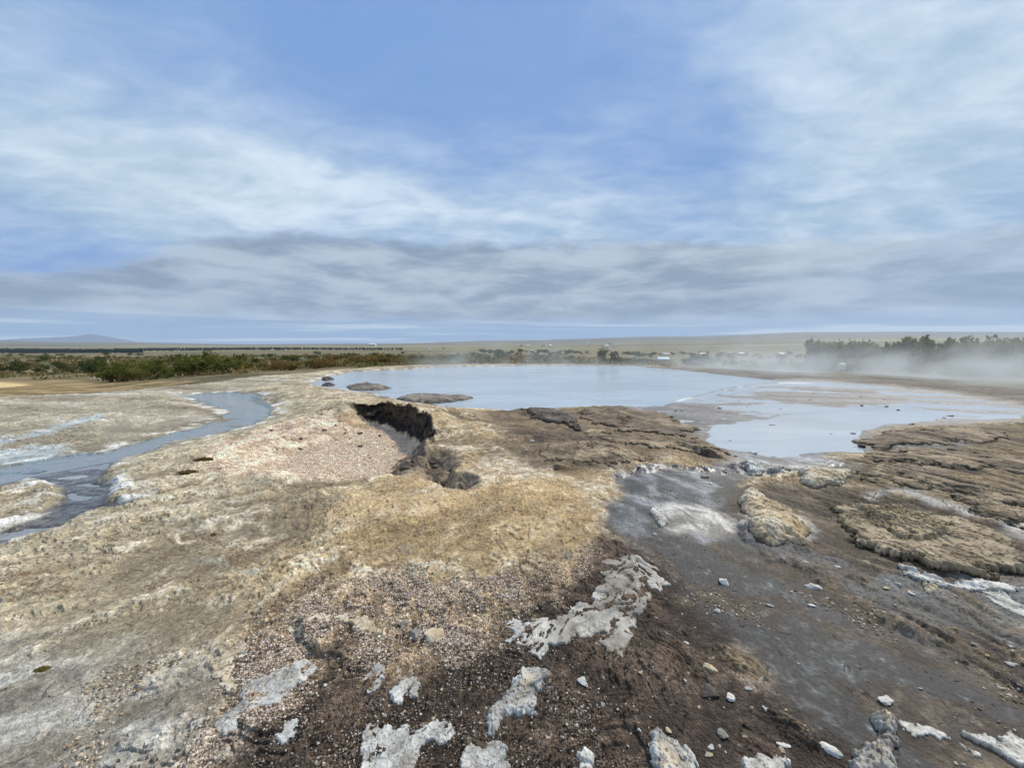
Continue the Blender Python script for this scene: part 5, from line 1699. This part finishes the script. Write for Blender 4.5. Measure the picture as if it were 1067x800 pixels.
# broken dark rock in the wall of the hollow and in the pit below it
def chunks(name, label, cat, group, pts, n, z0, z1, s0, s1, seed, pal_):
    g2 = np.random.default_rng(seed)
    protos = []
    for i in range(5):
        V, FA, n_, n2_ = rock_arrays(seed * 17 + i, 3, 0.7, 0.3, 12)
        protos.append(mesh_np(name, V, FA, M_ROCK, None, False, {'Col': ramp(pal_, 0.45 + 0.4 * n_ + 0.4 * n2_).astype(F)}))
    P = np.array(pts)
    for i in range(n):
        t_ = g2.random() * (len(P) - 1.001)
        k = int(t_)
        q = P[k] + (P[k + 1] - P[k]) * (t_ - k)
        zz = g2.uniform(z0, min(z1, q[2] - 0.07))
        x, y = at(q[0], q[1], q[2])
        y += g2.normal() * 0.06 + 0.05 - 0.15 * (1 - (zz - z0) / (z1 - z0)) 
        x += -abs(g2.normal()) * 0.07
        o = protos[i] if i < 5 else protos[g2.integers(0, 5)].copy()
        if i >= 5: COL.objects.link(o)
        s = g2.uniform(s0, s1)
        o.scale = (s * g2.uniform(0.8, 1.6), s * g2.uniform(0.7, 1.2), s * g2.uniform(0.5, 1.0))
        o.location = (x, y, zz)
        o.rotation_euler = (g2.uniform(-0.4, 0.4), g2.uniform(-0.4, 0.4), g2.uniform(0, 6.28))
        tag(o, label, cat, group)


chunks('wall_rock', 'jagged dark brown rock jutting from the black wall of the gravel hollow', 'rock', 'rocks in the black wall of the hollow',
       [(366, 423, 0.2), (385, 421.5, 0.22), (400, 421, 0.22), (430, 426, 0.2), (449, 437, 0.16), (457, 450, 0.1), (454, 459, 0.04)], 46, -0.3, 0.16, 0.06, 0.14, 21, [c8(30, 25, 20), c8(62, 52, 42), c8(112, 96, 78)])
chunks('pit_rock', 'broken grey brown rock lying round the small pit beside the hollow', 'rock', 'rocks round the small pit',
       [(420, 482, 0.0), (440, 471, 0.0), (470, 471, 0.0), (478, 488, 0.0), (500, 500, 0.0), (484, 514, 0.0), (458, 508, 0.0), (446, 490, 0.0), (466, 492, 0.0)], 34, -0.14, 0.0, 0.05, 0.13, 22, [c8(40, 34, 28), c8(84, 74, 62), c8(136, 122, 102)])

# moss tufts: a cushion of blades on one rounded base
for (u, v, lab) in [(222, 557, 'tiny green moss tuft alone on the tan sinter at left'), (212, 481, 'olive moss clump at the left end of the gravel hollow'), (196, 494, 'small moss tuft just below the left end of the hollow'), (45, 697, 'dark flat moss patch near the left edge')]:
    x, y = at(u, v)
    sx = 0.03 if v > 520 else 0.10
    V, FA, n_, n2_ = rock_arrays(int(u), 4, 0.3, 0.5, 0)
    n3 = fbm(V[:, 0] * 3 + V[:, 2], V[:, 1] * 3 - V[:, 2], np.full(len(V), 0.02, F), 0.5, 4, 9)
    V = V * (1 + 0.5 * n3)[:, None] * sx * np.array([1, 0.6, 1], F)
    o = mesh_np('moss_tuft', V, FA, M_LEAF, None, False, {'Col': ramp(OLIVE, 0.4 + 0.5 * n3).astype(F)})
    o.location = (x, y, float(gh(x, y, 0.03)[0]))
    tag(o, lab, 'moss')

# ------------------------------------------------------------------ air: haze and steam
def cube(name, lo, hi, mat):
    V, FA = box_np(lo[0], hi[0], lo[1], hi[1], lo[2], hi[2])
    c = np.array([(lo[0] + hi[0]) / 2, (lo[1] + hi[1]) / 2, lo[2]])
    o = mesh_np(name, V - c, FA, mat, None, False)
    o.location = c
    return o


mh = bpy.data.materials.new('haze_air')
mh.use_nodes = True
t = NT(mh.node_tree)
pvn = t.n('ShaderNodeVolumePrincipled', {'Color': (0.62, 0.76, 0.95, 1), 'Density': HAZE, 'Anisotropy': 0.1})
t.n('ShaderNodeOutputMaterial', {'Volume': pvn.outputs[0]})
zlow = float(GV[:, 2].min()) - 1.0
tag(cube('haze', (-9400, -9400, zlow), (9400, 9400, 330), mh), 'thin blue air fading the far hills', 'haze', kind='stuff')


def steam(name, label, lo, hi, dens, scale, seed, hz):
    m = bpy.data.materials.new('steam_' + 'vapour')
    m.use_nodes = True
    t = NT(m.node_tree)
    c = [(a + b) / 2 for a, b in zip(lo, hi)]
    pos = t.n('ShaderNodeTexCoord').outputs['Object']
    gen = t.n('ShaderNodeTexCoord').outputs['Generated']
    s = t.n('ShaderNodeSeparateXYZ', {0: gen})
    n = t.noise(t.n('ShaderNodeMapping', {'Vector': pos, 'Scale': (scale, scale, scale * 1.4), 'Location': (seed, 0, 0)}).outputs[0], 1.0, 3.0, 0.6, 0.6)
    a = t.m('MULTIPLY', t.m('SUBTRACT', s.outputs[0], 0.5), 2.0)
    b = t.m('MULTIPLY', t.m('SUBTRACT', s.outputs[1], 0.5), 2.0)
    q = t.m('ADD', t.m('MULTIPLY', a, a), t.m('MULTIPLY', b, b))
    fall = t.ss(q, 1.0, 0.15)
    zz_ = t.n('ShaderNodeSeparateXYZ', {0: pos}).outputs[2]
    up = t.m('MAXIMUM', t.m('ADD', zz_, lo[2]), 0.0)
    vert = t.m('MULTIPLY', t.m('EXPONENT', t.m('MULTIPLY', up, -1.0 / hz)), t.ss(s.outputs[2], 1.0, 0.7))
    d = t.m('MULTIPLY', t.m('MULTIPLY', fall, vert), t.ss(n, 0.40, 0.70))
    p = t.n('ShaderNodeVolumePrincipled', {'Color': (0.80, 0.86, 0.90, 1), 'Density': t.m('MULTIPLY', d, dens), 'Anisotropy': 0.25})
    t.n('ShaderNodeOutputMaterial', {'Volume': p.outputs[0]})
    return tag(cube(name, lo, hi, m), label, 'steam', kind='stuff')


steam('steam', 'white steam drifting over the outflow and the willows on the right', (1, 9, -2.6), (54, 44, 4.8), 0.19, 0.30, 2.0, 0.95)
steam('steam_wisp', 'thin steam wisp rising over the far left part of the pool', (-9.0, 22.0, -0.4), (8.0, 36.0, 2.6), 0.20, 0.45, 5.0, 0.8)

print('scene built', round(time.time() - T0, 1))
